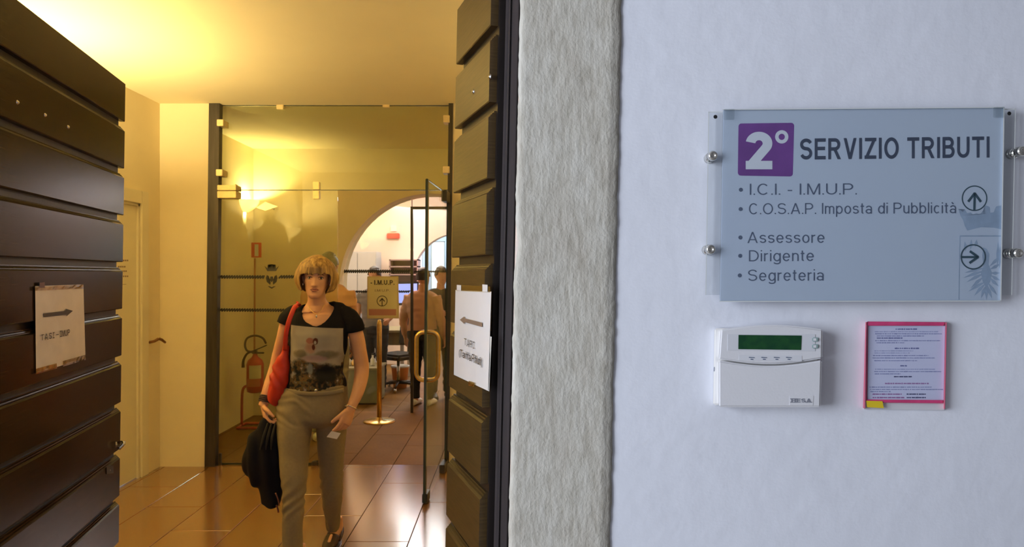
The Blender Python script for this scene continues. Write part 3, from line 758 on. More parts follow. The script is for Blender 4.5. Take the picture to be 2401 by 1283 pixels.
# pale coat of arms: battlemented crown over a shield with a spread bird
crown = [(2247, 490), (2258, 497), (2262, 491), (2268, 500), (2276, 498), (2281, 503), (2290, 500), (2297, 503), (2303, 498), (2310, 502), (2310, 482), (2316, 483), (2321, 486), (2322, 499), (2330, 498), (2333, 490), (2336, 484), (2348, 482), (2347, 538), (2330, 534), (2300, 533), (2280, 538), (2268, 541), (2262, 530), (2258, 516), (2252, 506)]
parts_ = [crown]
parts_.append([(2250, 552), (2347, 552), (2347, 555), (2250, 555)])
parts_.append([(2250, 555), (2252, 555), (2249.5, 703), (2247.5, 703)])
def feather(x0, y0, x1, y1, w_):
    mx, my = (x0+x1)/2, (y0+y1)/2; dx, dy = x1-x0, y1-y0; l = math.hypot(dx, dy)
    return [(x0, y0), (mx - dy/l*w_, my + dx/l*w_), (x1, y1), (mx + dy/l*w_*.6, my - dx/l*w_*.6)]
parts_ += [[(2305, 580), (2314, 584), (2320, 596), (2318, 620), (2326, 640), (2322, 660), (2313, 676), (2304, 660), (2300, 640), (2306, 622), (2303, 600)]]
for a in ((2312, 628, 2262, 640), (2312, 634, 2258, 652), (2310, 640, 2266, 662), (2308, 648, 2276, 676), (2320, 625, 2344, 600), (2320, 632, 2346, 618), (2322, 640, 2345, 640), (2322, 645, 2346, 658), (2320, 650, 2342, 672),
          (2338, 625, 2340, 566), (2343, 630, 2345, 575), (2264, 590, 2262, 566), (2275, 586, 2277, 562), (2286, 580, 2290, 562), (2312, 660, 2270, 684), (2312, 664, 2284, 694), (2313, 668, 2300, 700), (2314, 668, 2313, 703), (2315, 668, 2326, 700), (2316, 662, 2338, 692)):
    parts_.append(feather(*a, 5))
bm = B()
for k_, q_ in enumerate(parts_): poly_px(bm, q_, Wp, D-.00022 + .000006*k_)
bmesh.ops.triangulate(bm, faces=bm.faces[:])
obj('crest_print', bm, M['crestpale'], sg)

# ------------------------------------------------------------------ alarm keypad
kp = empty('alarm_keypad', Wp(1805, 955, 0), 'ivory alarm keypad with a green display under the large sign', 'keypad')
obj('backplate', slab_px([(1672, 950), (1918, 953), (1920, 772), (1675, 770)], Wp, 0, .012, .002), M['absback'], kp)
top_pts = [(1689, 842)] + [(1689 + (1925-1689)*t/12, 842 + 12*math.sin(math.pi*t/12)) for t in range(0, 13)]
def arc_prism(top, bottom, d0, d1, bev):
    b_ = B(); pts_ = top + bottom; n = len(pts_)
    lo = [b_.verts.new(Wp(x, y, d0)) for x, y in pts_]; hi = [b_.verts.new(Wp(x, y, d1)) for x, y in pts_]
    for i in range(n): b_.faces.new((lo[i], lo[(i+1) % n], hi[(i+1) % n], hi[i]))
    b_.faces.new(hi); b_.faces.new(lo[::-1])
    if bev: bevel(b_, bev, 3)
    return b_
up_t = [(1690 + 239*t/14, 773 - 11*math.sin(math.pi*t/14)) for t in range(15)]
seam_r = [(1928 - 243*t/14, 842 + 13*math.sin(math.pi*t/14) - 1.5 + 1.0*t/14) for t in range(15)]
bd = obj('upper_housing', arc_prism(up_t, seam_r, .010, .026, .0022), M['abs'], kp)
seam_l = [(1685 + 242*t/14, 844 + 13*math.sin(math.pi*t/14) + 1.5 - 1.0*t/14) for t in range(15)]
fl = obj('flip_cover', arc_prism(seam_l, [(1924, 955), (1685, 955)], .010, .0272, .0022), M['abs'], kp)
obj('display_bezel', slab_px([(1706, 822), (1912, 824), (1912, 784), (1706, 784)], Wp, .0255, .0266, .0004), mat('bezel_window', (.64, .65, .70), .25), kp)
obj('display', slab_px([(1731, 819), (1878.5, 821), (1880, 787), (1731.5, 785.5)], Wp, .0262, .0272, .0003), M['lcd'], kp)
for y in (796.5, 812.5):
    b_ = slab_px([(1904, y+5), (1919, y+5), (1920, y-5), (1904.5, y-5)], Wp, .0262, .0285, .0012); o_ = obj('button', b_, M['btn'], kp)
    obj('button_mark', slab_px([(1907, y+3), (1914, y+3), (1914, y-3), (1907, y-3)], Wp, .0285, .0288), M['abs'], o_)
obj('indicator_strip', slab_px([(1732, 845), (1881, 848), (1881, 834), (1732, 833)], Wp, .0255, .0264, .0004), mat('strip_window', (.66, .67, .72), .3), kp)
for x in (1763, 1792, 1821.5, 1850):
    obj('indicator_mark', polys([[(x-7, 839.2), (x+7, 839.8), (x+6, 838), (x-7, 837.2)], [(x-3.2, 843.6), (x+3.4, 844), (x+3.4, 841.8), (x-3.2, 841.4)]], Wp, .0267), M['inkgrey'], kp)
obj('logo_plate', slab_px([(1851, 951), (1907, 951), (1908, 928), (1851, 928)], Wp, .0268, .0276, .0003), M['abs'], fl)
text_px('logo_lettering', 'HESA', 1853, 1904.5, 944, 944, 9, Wp, .0279, mat('silver_print', (.22, .23, .28), .4), fl, .22, .09, slab=True)
obj('side_slot', slab_px([(1673.6, 871), (1675.2, 871), (1675.6, 861), (1674, 861)], Wp, .0115, .0124), M['inkgrey'], kp)

# ------------------------------------------------------------------ pink notice holder
nh = empty('notice_holder', Wp(2122, 958, 0), 'small pink plastic holder with a sheet of instructions right of the keypad', 'notice holder')
obj('back_tray', slab_px([(2026, 960), (2214, 962), (2217, 755), (2033, 754)], Wp, 0, .003), mat('clear_tray', (.62, .62, .66), .25), nh)
obj('top_bar', slab_px([(2032, 764), (2214, 764), (2217, 755.5), (2032.5, 754)], Wp, .002, .008, .001), M['pink'], nh)
obj('bottom_bar', slab_px([(2030, 944), (2212, 946), (2212, 938.5), (2030, 937)], Wp, .002, .008, .001), M['pink'], nh)
for k_, cs in enumerate(([(2023.5, 958), (2029.5, 958), (2032.5, 754), (2029.5, 754)], [(2212.5, 960), (2216.5, 960), (2220.5, 755), (2217, 755)])):
    obj('side_rail', slab_px(cs, Wp, .001, .010, .0008), M['pinkpale'], nh)
obj('rail_liner', slab_px([(2030, 940), (2032.5, 940), (2035, 764), (2033.5, 764)], Wp, .003, .007), M['pink'], nh)
shp = obj('instruction_sheet', slab_px([(2034, 938), (2212.5, 939.5), (2216, 764), (2035.5, 763)], Wp, .004, .0048), M['noticepaper'], nh)
rows_ = [(772, 2100, 2152, 2), (778, 2051, 2201, 0), (783, 2052, 2208, 1), (788, 2056, 2166, 1), (793, 2056, 2115, 2), (799, 2052, 2203, 1), (804, 2055, 2122, 1), (817, 2098, 2154, 2),
         (823, 2050, 2142, 0), (828, 2050, 2132, 0), (834, 2047, 2178, 1), (839.5, 2046, 2190, 1), (846, 2050, 2150, 1), (858, 2111, 2127, 2), (866, 2052, 2193, 0), (871.5, 2050, 2208, 1), (877, 2051, 2112, 1),
         (883.5, 2096, 2139, 3), (899.5, 2075, 2178, 4), (908, 2039, 2184, 1), (913.5, 2040, 2210, 1), (918.5, 2041, 2088, 1), (924.5, 2046, 2113, 4), (924.5, 2126, 2170, 3), (932.5, 2046, 2120, 4), (932.5, 2126, 2170, 3)]
inks = [mat('notice_ink_pale', (.30, .34, .56), .6), mat('notice_ink', (.20, .23, .45), .6), mat('notice_ink_bold', (.12, .14, .34), .6), mat('notice_ink_dark', (.05, .06, .16), .6), mat('notice_ink_violet', (.30, .13, .34), .6)]
for ki in range(5):
    bm = B(); rnd = random.Random(ki)
    for y, x0, x1, kk in rows_:
        if kk != ki: continue
        x = x0
        while x < x1 - 1:
            l = rnd.choice((3, 5, 7, 9, 4)); xe = min(x+l, x1); hh = .75 + rnd.random()*.5 + (.5 if kk >= 2 else 0)
            for xx in range(int((xe-x)/1.6)+1):
                xa = x + xx*1.6
                if xa+1.1 < xe+1: poly_px(bm, [(xa, y+hh), (xa+1.15, y+hh), (xa+1.15, y-hh*rnd.uniform(.6, 1.2)), (xa, y-hh)], Wp, .005)
            x = xe + 1.8
    obj('printed_lines', bm, inks[ki], shp)['kind'] = 'stuff'
obj('yellow_label', slab_px([(2033, 955), (2072.5, 957.5), (2069, 941), (2031, 940)], Wp, .0083, .0088), M['yellow'], nh)

# ------------------------------------------------------------------ cream door in the left wall
dr_ = empty('door_3', (-2.88, YD0, 0), kind='structure')
obj('door_panel', box(-2.925, -2.895, YD0+.0, YD1-.0, .008, 2.12), M['whitedoor'], dr_)
bm = B(); add_box(bm, -2.88, -2.862, YD1, YD1+.10, 0, 2.22); add_box(bm, -2.88, -2.862, YD0-.10, YD0, 0, 2.22); add_box(bm, -2.88, -2.862, YD0, YD1, 2.12, 2.22); bevel(bm, .004)
obj('door_casing', bm, M['whitedoor'], dr_)
bm = B(); add_box(bm, -2.895, -2.88, YD1-.02, YD1, 0, 2.12); add_box(bm, -2.895, -2.88, YD0, YD1, 2.10, 2.12); obj('door_stop', bm, M['whitedoor'], dr_)
pfL = planefn(Vector((-2.895, 5, 1)), Vector((1, 0, 0)))
hz = pfL(346, 806).z; hyy = pfL(346, 806).y
bm = B(); add_box(bm, -2.895, -2.886, hyy-.045, hyy+.035, hz-.06, hz+.02); add_box(bm, -2.895, -2.885, hyy-.015, hyy+.015, hz-.13, hz+.07); bevel(bm, .003)
lk = obj('lock_plate', bm, M['ironbrown'], dr_)
bm = B(); add_tube(bm, [(-2.885, hyy, hz+.01), (-2.84, hyy, hz+.02), (-2.815, hyy+.03, hz+.035), (-2.80, hyy+.09, hz-.0)], [.011, .011, .012, .009], 10, 4); obj('lever_handle', bm, M['ironbrown'], lk, True)
bm = B()
for i, (y, a, b_) in enumerate(((611, 279, 300), (625.5, 277, 295), (636, 280, 298), (648, 279, 302))):
    x = a
    while x < b_:
        poly_px(bm, [(x, y+1.8), (x+3.4, y+1.8), (x+3.4, y-1.8), (x, y-1.6)], pfL, .001); x += 4.6
poly_px(bm, [(277, 668), (296, 667), (296, 666), (277, 667)], pfL, .001)
obj('door_lettering', bm, M['printbrown'], dr_)

# ------------------------------------------------------------------ frameless glass partition
gp = empty('glass_partition', P(775, 1095, YP+.06), 'tall frameless glass partition wall with brass clips, rope stripes and a small crest', 'partition')
LP_ = .012
def FP(px, py, d=0.0): return P(px, py, YP + .06 - d)
YG = YP + .06
def vpost(x0, x1, ya, yb, z0=0, z1=CEIL):
    return box(x0, x1, ya, yb, z0, z1, 0, lambda p: Vector((p.x + LP_*(p.z-H), p.y, p.z)))
obj('side_post', vpost(xl - .002, xl + .085, YP - .012, YP + .05), M['bronze'], gp)
obj('side_post', vpost(xr - .035, xr + .002, YP - .012, YP + .05), M['bronze'], gp)
Xa = xl + .06; Xb = xr - .02; ZT = FP(700, 446).z; Xm = P(792, 600, YG).x
obj('upper_pane', box(Xa, Xb, YG-.005, YG+.005, ZT+.003, CEIL), M['glass'], gp)
obj('left_pane', box(Xa, Xm, YG-.005, YG+.005, .012, ZT-.003), M['glass'], gp)
bm = B(); add_box(bm, Xa, Xb, YG-.0055, YG+.0055, ZT-.003, ZT+.0030); add_box(bm, Xa, Xb, YG-.0055, YG+.0055, CEIL-.006, CEIL); add_box(bm, Xa, Xm, YG-.0055, YG+.0055, .0, .014)
obj('glass_edge', bm, M['glassedge'], gp)
def clip(x0, x1, y0, y1, mt=M['satinbrass']):
    a, b_ = FP(x0, y1), FP(x1, y0)
    yf_ = YG-.022
    if x1 < 555 or x0 > 1000: yf_ = YP-.032; a, b_ = P(x0, y1, YP-.032), P(x1, y0, YP-.032)
    obj('clip', box(a.x, b_.x, yf_, YG+.022, a.z, b_.z, .003), mt, gp)
for c_ in ((650, 666, 241, 257), (508, 523, 280, 295), (506, 521, 397, 412), (735, 750, 427, 445), (735, 750, 448, 467)): clip(*c_)
for c_ in ((898, 914, 238, 253), (1039, 1054, 270, 287), (1038, 1054, 390, 406)): clip(*c_)
clip(509, 553, 434, 446); clip(509, 553, 448, 464)
obj('patch_cap', box(FP(553, 0).x, FP(553, 0).x+.008, YG-.026, YG+.026, FP(0, 465).z, FP(0, 433).z), M['brass'], gp)
obj('floor_bolt', box(FP(732, 0).x, FP(744, 0).x, YG-.03, YG+.03, 0, .03, .004), M['bronze'], gp)
obj('floor_bolt', box(FP(516, 0).x, FP(522, 0).x, YG-.03, YG-.01, 0, .10, .003), M['bronze'], gp)
# twisted rope film: slanted strokes, two strands
def rope(x0, x1, y0, y1, w_, pf, parent, d=.0065, sl=6.0):
    bm = B(); x = x0; k = 0
    while x < x1 - sl*.5:
        t = (x-x0)/(x1-x0); y = y0 + (y1-y0)*t; xe = min(x + sl*1.5, x1)
        poly_px(bm, [(x, y + w_*.5), (x + sl*.45, y + w_*.5), (xe, y - w_*.2), (xe, y - w_*.5), (xe - sl*.45, y - w_*.5), (x, y + w_*.1)], pf, d + .00005*(k % 2))
        x += sl; k += 1
    obj('rope_stripe', bm, M['black'], parent)
rope(507, 621, 649.5, 650, 8.5, FP, gp); rope(653, 786, 649.5, 648, 8.5, FP, gp); rope(507, 786, 727, 728.5, 8, FP, gp)
def crest(cx_, cy_, s, pf, d, parent, mt):
    pl_ = [[(-9, -14), (-15, -25), (-8.5, -19), (-8, -27), (-4, -19.5), (0, -28), (4, -19.5), (8, -27), (8.5, -19), (15, -25), (9, -14)]]
    for sx_ in (-1, 1):
        pl_.append([(sx_*a, b_) for a, b_ in ((10, -6), (12, 0), (10, 8), (3, 14), (2, 9), (6, 4), (7, -1), (6, -4))])
    pl_.append([(-2.5, -3), (2.5, -3), (4, 4), (0, 9), (-4, 4)])
    pl_.append([(-8, 17), (0, 22), (8, 17), (4, 17), (0, 19), (-4, 17)])
    return obj('crest_print', polys([[(cx_+x*s, cy_+y*s) for x, y in q] for q in pl_], pf, d), mt, parent)
crest(637, 652, 1.15, FP, .0065, gp, M['black'])

# open glass door leaf, hinged on the right post and swung towards us
gd = empty('glass_door', P(1050, 1100, YP), 'open glass door leaf with a brass loop handle, swung towards the camera', 'door')
hx_ = Xb - .01; fxx = P(999, 800, 4.66).x; dv = Vector((fxx - hx_, 4.66 - (YP-.035), 0)); dL = dv.length; dv.normalize(); nv = Vector((dv.y, -dv.x, 0))
def TD(p): q = Vector((hx_, YP-.035, 0)) + dv*p.x + nv*p.y; return Vector((q.x + .008*(p.z-H), q.y, p.z))
obj('pane', box(.01, dL-.004, -.005, .005, .012, 2.225, 0, TD), M['doorglass'], gd)
bm = B(); add_box(bm, dL-.035, dL, -.009, .009, .012, 2.225, TD); add_box(bm, .01, dL, -.0055, .0055, 2.222, 2.228, TD); add_box(bm, .008, .012, -.0055, .0055, .012, 2.225, TD)
obj('glass_edge', bm, M['glassedge'], gd)
obj('hinge_patch', box(0, .17, -.022, .022, 2.15, 2.235, .003, TD), M['bronze'], gd)
obj('hinge_patch', box(0, .17, -.022, .022, .004, .07, .003, TD), M['bronze'], gd)
obj('lock_patch', box(dL-.12, dL-.01, -.018, .018, .006, .07, .003, TD), M['bronze'], gd)
s0 = dL - .07; z0, z1 = P(0, 893, 4.7).z, P(0, 780, 4.7).z; w2 = .077; rr_ = .05
lp = [Vector((s0, 0, z0))]
pts = []
for cxx, czz, a0 in ((w2-rr_, z0+rr_, -90), (w2-rr_, z1-rr_, 0), (-(w2-rr_), z1-rr_, 90), (-(w2-rr_), z0+rr_, 180)):
    for t in range(7):
        a = math.radians(a0 + 90*t/6); pts.append(TD(Vector((s0, cxx + rr_*math.cos(a), czz + rr_*math.sin(a)))))
bm = B(); add_tube(bm, pts, .0155, 12, 1, ref=dv, closed=True); obj('loop_handle', bm, M['brass'], gd, True)
crest_pf = None

# ------------------------------------------------------------------ wall sconce in the hall and in the vestibule
def sconce(y, z, label, glow=True):
    r = empty('wall_sconce', (-2.88, y, z), label, 'lamp', 'half-bowl wall sconces')
    bm = B(); n = 14; rings = []
    for k in range(8):
        t = k/7; rad = .15*math.sin(math.pi/2*(.12+.88*t))**.8; zz = z - .13 + .13*t
        rings.append([bm.verts.new((-2.88 + rad*1.0*math.sin(math.pi*i/n), y + rad*math.cos(math.pi*i/n)*1.0, zz)) for i in range(n+1)])
    for a, b_ in zip(rings, rings[1:]):
        for i in range(n): bm.faces.new((a[i], a[i+1], b_[i+1], b_[i]))
    bmesh.ops.solidify(bm, geom=bm.faces[:], thickness=.006)
    obj('bowl', bm, M['plaster'], r, True)
    bm = B(); add_lathe(bm, (-2.80, y, z-.075), (0, 0, 1), [(.008, 0), (.014, .008), (.014, .018), (.008, .024)], 14); obj('bulb', bm, M['lampglow'], r, True)
    return r
sconce(7.35, P(0, 470, 7.35).z, 'half-bowl plaster wall sconce glowing behind the glass partition')
sconce(3.80, 2.17, 'plaster wall sconce on the left wall behind the open dark door')
sconce(2.45, 2.17, 'added plaster wall sconce for face light on the left wall nearest the entrance, unseen behind the dark door')  # added to house the face light
for y_, z_, l_ in ((3.9, 2.17, 'added unseen plaster wall sconce for fill on the right wall of the vestibule'), (6.7, P(0, 470, 7.35).z, 'unseen plaster wall sconce on the right wall of the hall behind the glass')):
    sc_ = sconce(y_, z_, l_)
    sc_.location = (1.2, y_, z_); sc_.rotation_euler = (0, 0, math.pi)  # unseen right-wall bowls, made to house the lamps there
# a glowing diamond mesh standing in for the sconce's reflection in the glass
gl = empty('sconce_reflection', P(626, 486, 7.3), 'small diamond-shaped glow modelled for a sconce reflection, beside the sconce light behind glass', 'lamp')
gc = P(626, 486, 7.3)
bm = B()
v = [bm.verts.new(gc + Vector(q)) for q in ((-.115, 0, -.005), (0, -.05, .052), (.115, 0, .008), (0, -.05, -.042), (0, .05, -.006))]
for f in ((0, 3, 1), (1, 3, 2), (0, 1, 4), (1, 2, 4), (2, 3, 4), (3, 0, 4)): bm.faces.new([v[i] for i in f])
obj('lamp_glass', bm, M['lampglow'], gl)  # reflected sconce glow built as an emissive mesh
bm = B(); add_tube(bm, [gc + Vector((0, 0, 0)), gc + Vector((-.02, .15, .01)), Vector((gc.x-.03, 7.6, gc.z+.01))], [.008, .008, .008], 8, 2); obj('arm', bm, M['plaster'], gl)

# ------------------------------------------------------------------ fire extinguisher on its stand
YE = 7.02
es = empty('extinguisher_stand', P(598, 1000, YE), 'red floor stand with a tall pole and square red sign behind the glass', 'stand')
def E(px, py, dy=0): return P(px, py, YE + dy)
bm = B(); add_tube(bm, [E(597.5, 606), E(596.5, 830), E(597, 900)], .009, 8, 1); obj('pole', bm, mat('orange_brown_pole', (.42, .16, .04), .4), es, True)
bm = B(); fz = .016
b0 = [Vector((E(567, 0).x, YE-.12, fz)), Vector((E(567, 0).x+.0, YE+.10, fz)), Vector((E(640, 0).x, YE+.10, fz)), Vector((E(640, 0).x, YE-.12, fz))]
add_tube(bm, b0, .014, 10, 1, closed=True, ref=(0, 0, 1))
add_tube(bm, [Vector((E(567, 0).x, YE, fz)), E(567, 960), E(568, 922), E(574, 907), E(592, 903), E(610, 903)], .014, 10, 3)
obj('tube_base', bm, M['red'], es, True)
sp = frontal(YE)
sn = obj('stand_sign', slab_px([(589, 604), (613, 604), (613, 569), (589, 569)], sp, 0, .012, .002), M['redsign'], es)
obj('sign_symbol', slab_px([(597, 601), (606, 601), (606, 573), (597, 573)], sp, .012, .014), M['whiteplastic'], sn)
ex = empty('fire_extinguisher', P(606, 918, YE-.06), 'red fire extinguisher with a curled hose on the stand behind the glass', 'extinguisher')
cxx, cyy = E(606, 0).x, YE - .09; zb, zt = E(0, 917).z, E(0, 835).z
bm = B(); add_lathe(bm, (cxx, cyy, zb), (0, 0, 1), [(.05, 0), (.078, .012), (.084, .05), (.084, zt-zb-.07), (.070, zt-zb-.03), (.035, zt-zb), (.022, zt-zb+.02), (.022, zt-zb+.035)], 28); obj('cylinder', bm, M['red'], ex, True)
bm = B()
def lab(z0_, z1_, a0, a1, mt, nm):
    b_ = B(); n = 10
    r0 = [b_.verts.new((cxx + .0852*math.sin(math.radians(a0+(a1-a0)*i/n)), cyy - .0852*math.cos(math.radians(a0+(a1-a0)*i/n)), z0_)) for i in range(n+1)]
    r1 = [b_.verts.new((v_.co.x, v_.co.y, z1_)) for v_ in r0]
    for i in range(n): b_.faces.new((r0[i], r0[i+1], r1[i+1], r1[i]))
    obj(nm, b_, mt, ex)
lab(zt-.21, zt-.075, -22, 62, mat('pale_extinguisher_label', (.62, .58, .38), .5), 'label')
lab(zb+.07, zb+.15, -40, 55, mat('rust_label', (.52, .14, .07), .5), 'label')
bm = B(); add_box(bm, cxx-.03, cxx+.09, cyy-.012, cyy+.012, zt+.035, zt+.05); add_hexa(bm, [Vector(q) for q in ((cxx-.01, cyy-.01, zt+.06), (cxx+.12, cyy-.01, zt+.115), (cxx+.12, cyy+.01, zt+.115), (cxx-.01, cyy+.01, zt+.06), (cxx-.01, cyy-.01, zt+.072), (cxx+.12, cyy-.01, zt+.127), (cxx+.12, cyy+.01, zt+.127), (cxx-.01, cyy+.01, zt+.072))]); add_box(bm, cxx-.015, cxx+.02, cyy-.014, cyy+.014, zt+.02, zt+.075); bevel(bm, .003)
obj('valve_lever', bm, M['bronze'], ex)
bm = B(); hc = E(602, 816); 
add_tube(bm, [Vector((cxx, cyy, zt+.05)), E(592, 826, -.1), E(579, 822, -.1), E(574.5, 808, -.1), E(580, 793, -.1), E(598, 787, -.1), E(616, 793, -.1), E(624, 806, -.1)], .011, 8, 4); add_tube(bm, [E(594, 824, -.1), E(580, 829, -.1), E(571, 845, -.1), E(570, 862, -.1)], [.011, .011, .013, .017], 8, 4); obj('hose', bm, M['hose'], ex, True)
# things fixed to the hall's left wall
pfw = planefn(Vector((-2.88, 6, 1)), Vector((1, 0, 0)))
# ------------------------------------------------------------------ queue post with its sign
YS = 7.28
st = empty('sign_post', P(885, 985, YS), 'brass post on a round foot carrying a yellowish I.M.U.P. paper sign', 'sign post')
def S(px, py, dy=0): return P(px, py, YS + dy)
px_ = S(889.5, 0).x
bm = B(); add_lathe(bm, (px_, YS, 0), (0, 0, 1), [(.17, 0), (.17, .008), (.15, .016), (.04, .022), (.028, .05)], 32); obj('round_foot', bm, M['brass'], st, True)
bm = B(); add_lathe(bm, (px_, YS, .03), (0, 0, 1), [(.026, 0), (.026, S(0, 760).z-.03), (.015, S(0, 750).z-.03)], 20); obj('post', bm, M['brass'], st, True)
fS = frontal(YS - .03)
obj('sign_holder', slab_px([(861, 747), (936, 747), (934, 648), (861, 648)], fS, 0, .012, .003), mat('sign_holder_beige', (.66, .56, .33), .5), st)
ps = obj('sign_sheet', slab_px([(863.5, 742), (930.5, 742), (930.5, 651), (863.5, 651)], fS, .012, .014), mat('sign_sheet_cream', (.74, .68, .42), .5), st)
text_px('lettering', '- I.M.U.P.', 869, 925, 668, 668, 11, fS, .0155, M['printdark'], st, .2)
bm = B(); ring_px(bm, 896, 706, 11, 12.6, fS, .0155, 30)
for q in (thick((896, 718), (896, 700), 2), thick((890, 707), (896.5, 699.5), 2.4), thick((895.5, 699.5), (902, 707), 2.4)): poly_px(bm, q, fS, .0156)
obj('arrow_up', bm, M['printdark'], st)
obj('colour_band', slab_px([(865, 740), (929, 740), (929, 725), (864.5, 725)], fS, .0142, .0148), mat('mauve_band', (.50, .24, .22), .5), st)
text_px('lettering', 'I.M.U.P.', 879, 914, 684, 684, 5.5, fS, .0155, M['printbrown'], st, .14)

# ------------------------------------------------------------------ glazed screen inside the arch
YV = YA + .16
sc = empty('glazed_screen', P(900, 960, YV), 'dark-framed glass screen and door frame standing inside the arch', 'screen')
def V(px, py, d=0): return P(px, py, YV - d)
bm = B(); a = V(963, 0).x; b_ = V(969, 0).x; zt_ = V(0, 491).z
add_box(bm, a, b_, YV-.02, YV+.02, 0, zt_); obj('upright', bm, M['bronze'], sc)
bm = B(); add_box(bm, V(1075, 0).x, V(1081, 0).x, YV-.02, YV+.02, 0, zt_); obj('upright', bm, M['bronze'], sc)
obj('top_rail', box(a, V(1081, 0).x, YV-.02, YV+.02, zt_, zt_+.03), M['bronze'], sc)
bm = B(); n = 24; ring = []
arcv = [(b_, 0.015)] + [(AX + AR*math.cos(t), AZ + AR*math.sin(t)) for t in [math.pi*(i/n) for i in range(n+1)]] 
arcv = [(AX + (AR-.004)*math.cos(math.pi*i/n), AZ + (AR-.004)*math.sin(math.pi*i/n)) for i in range(n+1)]
arcv = [q for q in arcv if q[0] < a]
poly_ = [(a, .012), (a, AZ + math.sqrt(max(0, (AR-.004)**2 - (a-AX)**2)))] + arcv + [(AX - AR + .004, .012)]
for yy in (YV-.004, YV+.004): bm.faces.new([bm.verts.new((x, yy, z)) for x, z in (poly_ if yy < YV else poly_[::-1])])
obj('fixed_pane', bm, M['doorglass'], sc)
def FV(px, py, d=0): return P(px, py, YV - .006 - d)
def rope2(x0, x1, y, w_): rope(x0, x1, y, y, w_, FV, sc, .001, 5.0)
rope2(797, 962, 636.5, 8.5); rope2(801, 962, 684, 6); rope2(970, 1072, 637, 5); 

# ------------------------------------------------------------------ office behind the arch
def cabinet(name, x0, x1, y, dep, z0, z1, m_, label, cat, doors=2):
    r = empty(name, ((x0+x1)/2, y, 0), label, cat)
    obj('carcass', box(x0, x1, y, y+dep, z0, z1, .006), m_, r)
    w_ = (x1-x0)/doors
    for i in range(doors):
        d_ = obj('door', box(x0+i*w_+.006, x0+(i+1)*w_-.006, y-.018, y-.001, z0+.02, z1-.02, .003), m_, r)
        obj('handle', box(x0+(i+.85)*w_, x0+(i+.9)*w_, y-.03, y-.018, (z0+z1)/2-.05, (z0+z1)/2+.05, .002), M['steel'], d_)
    return r
Yc = 11.2
cabinet('tall_cabinet', P(795, 0, Yc).x, P(882, 0, Yc).x, Yc, .45, 0, P(0, 590, Yc).z, M['greymetal'], 'tall pale grey metal cabinet against the office wall', 'cabinet')
sh = empty('wall_shelf', P(945, 650, 11.5), 'mauve-grey wall unit with dark shelves between cabinet and far arch', 'shelf')
x0, x1, z0, z1 = P(911, 0, 11.5).x, P(979, 0, 11.5).x, P(0, 665, 11.5).z, P(0, 608, 11.5).z
bm = B(); add_box(bm, x0, x0+.02, 11.55, 11.9, z0, z1); add_box(bm, x1-.02, x1, 11.55, 11.9, z0, z1); add_box(bm, x0, x1, 11.88, 11.9, z0, z1); add_box(bm, x0, x1, 11.55, 11.9, z1-.02, z1); obj('carcass', bm, M['mauve'], sh)
for t in (0, .34, .67): obj('shelf_board', box(x0, x1, 11.55, 11.88, z0+(z1-z0)*t, z0+(z1-z0)*t+.02), M['mauve'], sh)
rs = empty('emergency_light', P(922, 555, 11.88), 'red bar-shaped alarm light high on the office wall', 'alarm light')
fo = frontal(11.9)
obj('red_lens', slab_px([(907, 560), (937, 560), (937, 547), (907, 547)], fo, 0, .06, .01), mat('red_lens', (.62, .06, .05), .4), rs)
obj('white_base', slab_px([(916, 543), (930, 543), (930, 530), (916, 530)], fo, 0, .03, .006), M['whiteplastic'], rs)
ls = empty('wall_lamp', P(967, 585, 8.2), 'small lit yellow lamp beside the dark door frame in the office', 'lamp')
bm = B(); add_ball(bm, P(966, 585, 9.0), (.022, .02, .05), 12); obj('lamp_glass', bm, mat('lit_yellow', (1, .8, .4), .4, emit=(1, .75, .3), estr=3.0), ls, True)
bm = B(); add_tube(bm, [P(966, 575, 9.0), P(966, 440, 9.0), Vector((P(966, 0, 9).x, 9.0, 3.4))], .006, 6, 1); obj('cord', bm, M['black'], ls)
sl = empty('spotlight', P(1040, 448, 8.3), 'small dark hanging spotlight near the top of the glass door, beyond the arch', 'lamp')
bm = B(); c0 = P(1040, 452, 8.3); add_tube(bm, [Vector((c0.x, 8.3, 3.4)), c0 + Vector((0, 0, .05))], .008, 8, 1); obj('stem', bm, M['black'], sl)
bm = B(); add_lathe(bm, c0 + Vector((0, 0, .06)), (0, 0, -1), [(.02, 0), (.035, .02), (.055, .09), (.05, .092), (.03, .05)], 18); obj('lamp_shade', bm, M['bronze'], sl, True)
bm = B(); add_ball(bm, c0 - Vector((0, 0, .015)), .028, 12); obj('bulb', bm, mat('lit_white_bulb', (.9, .9, .9), .4, emit=(1, .97, .9), estr=2.5), sl, True)
# desk with screen, and a counter in front
dk = empty('office_desk', P(900, 880, 9.3), 'olive office desk with a long top behind the sign post', 'desk')
Yd = 9.75; dx0, dx1 = P(800, 0, Yd).x, P(952, 0, Yd).x; dz = P(0, 775, Yd).z
obj('desk_top', box(dx0, dx1, Yd, Yd+.8, dz-.035, dz, .004), M['desk'], dk)
obj('modesty_panel', box(dx0+.05, dx1-.05, Yd+.08, Yd+.10, dz-.22, dz-.035), M['desk'], dk)
for xx in (dx0+.04, dx1-.09):
    for yy in (Yd+.04, Yd+.70): obj('leg', box(xx, xx+.05, yy, yy+.05, 0, dz-.035, .003), M['greymetal'], dk)
mo = empty('monitor', P(955, 735, 9.6), 'monitor with a lavender-blue lit screen on the office desk', 'monitor')
Ym = 10.0; fm = frontal(Ym)
obj('casing', slab_px([(927, 717), (982, 714), (982, 660), (927, 661)], fm, -.03, 0, .004), M['black'], mo)
obj('screen', slab_px([(930, 711), (978, 709), (978, 665), (930, 666)], fm, .0005, .002), M['screen'], mo)
obj('stand', box(P(950, 0, Ym).x, P(958, 0, Ym).x, Ym, Ym+.03, dz, P(0, 700, Ym).z), M['black'], mo)
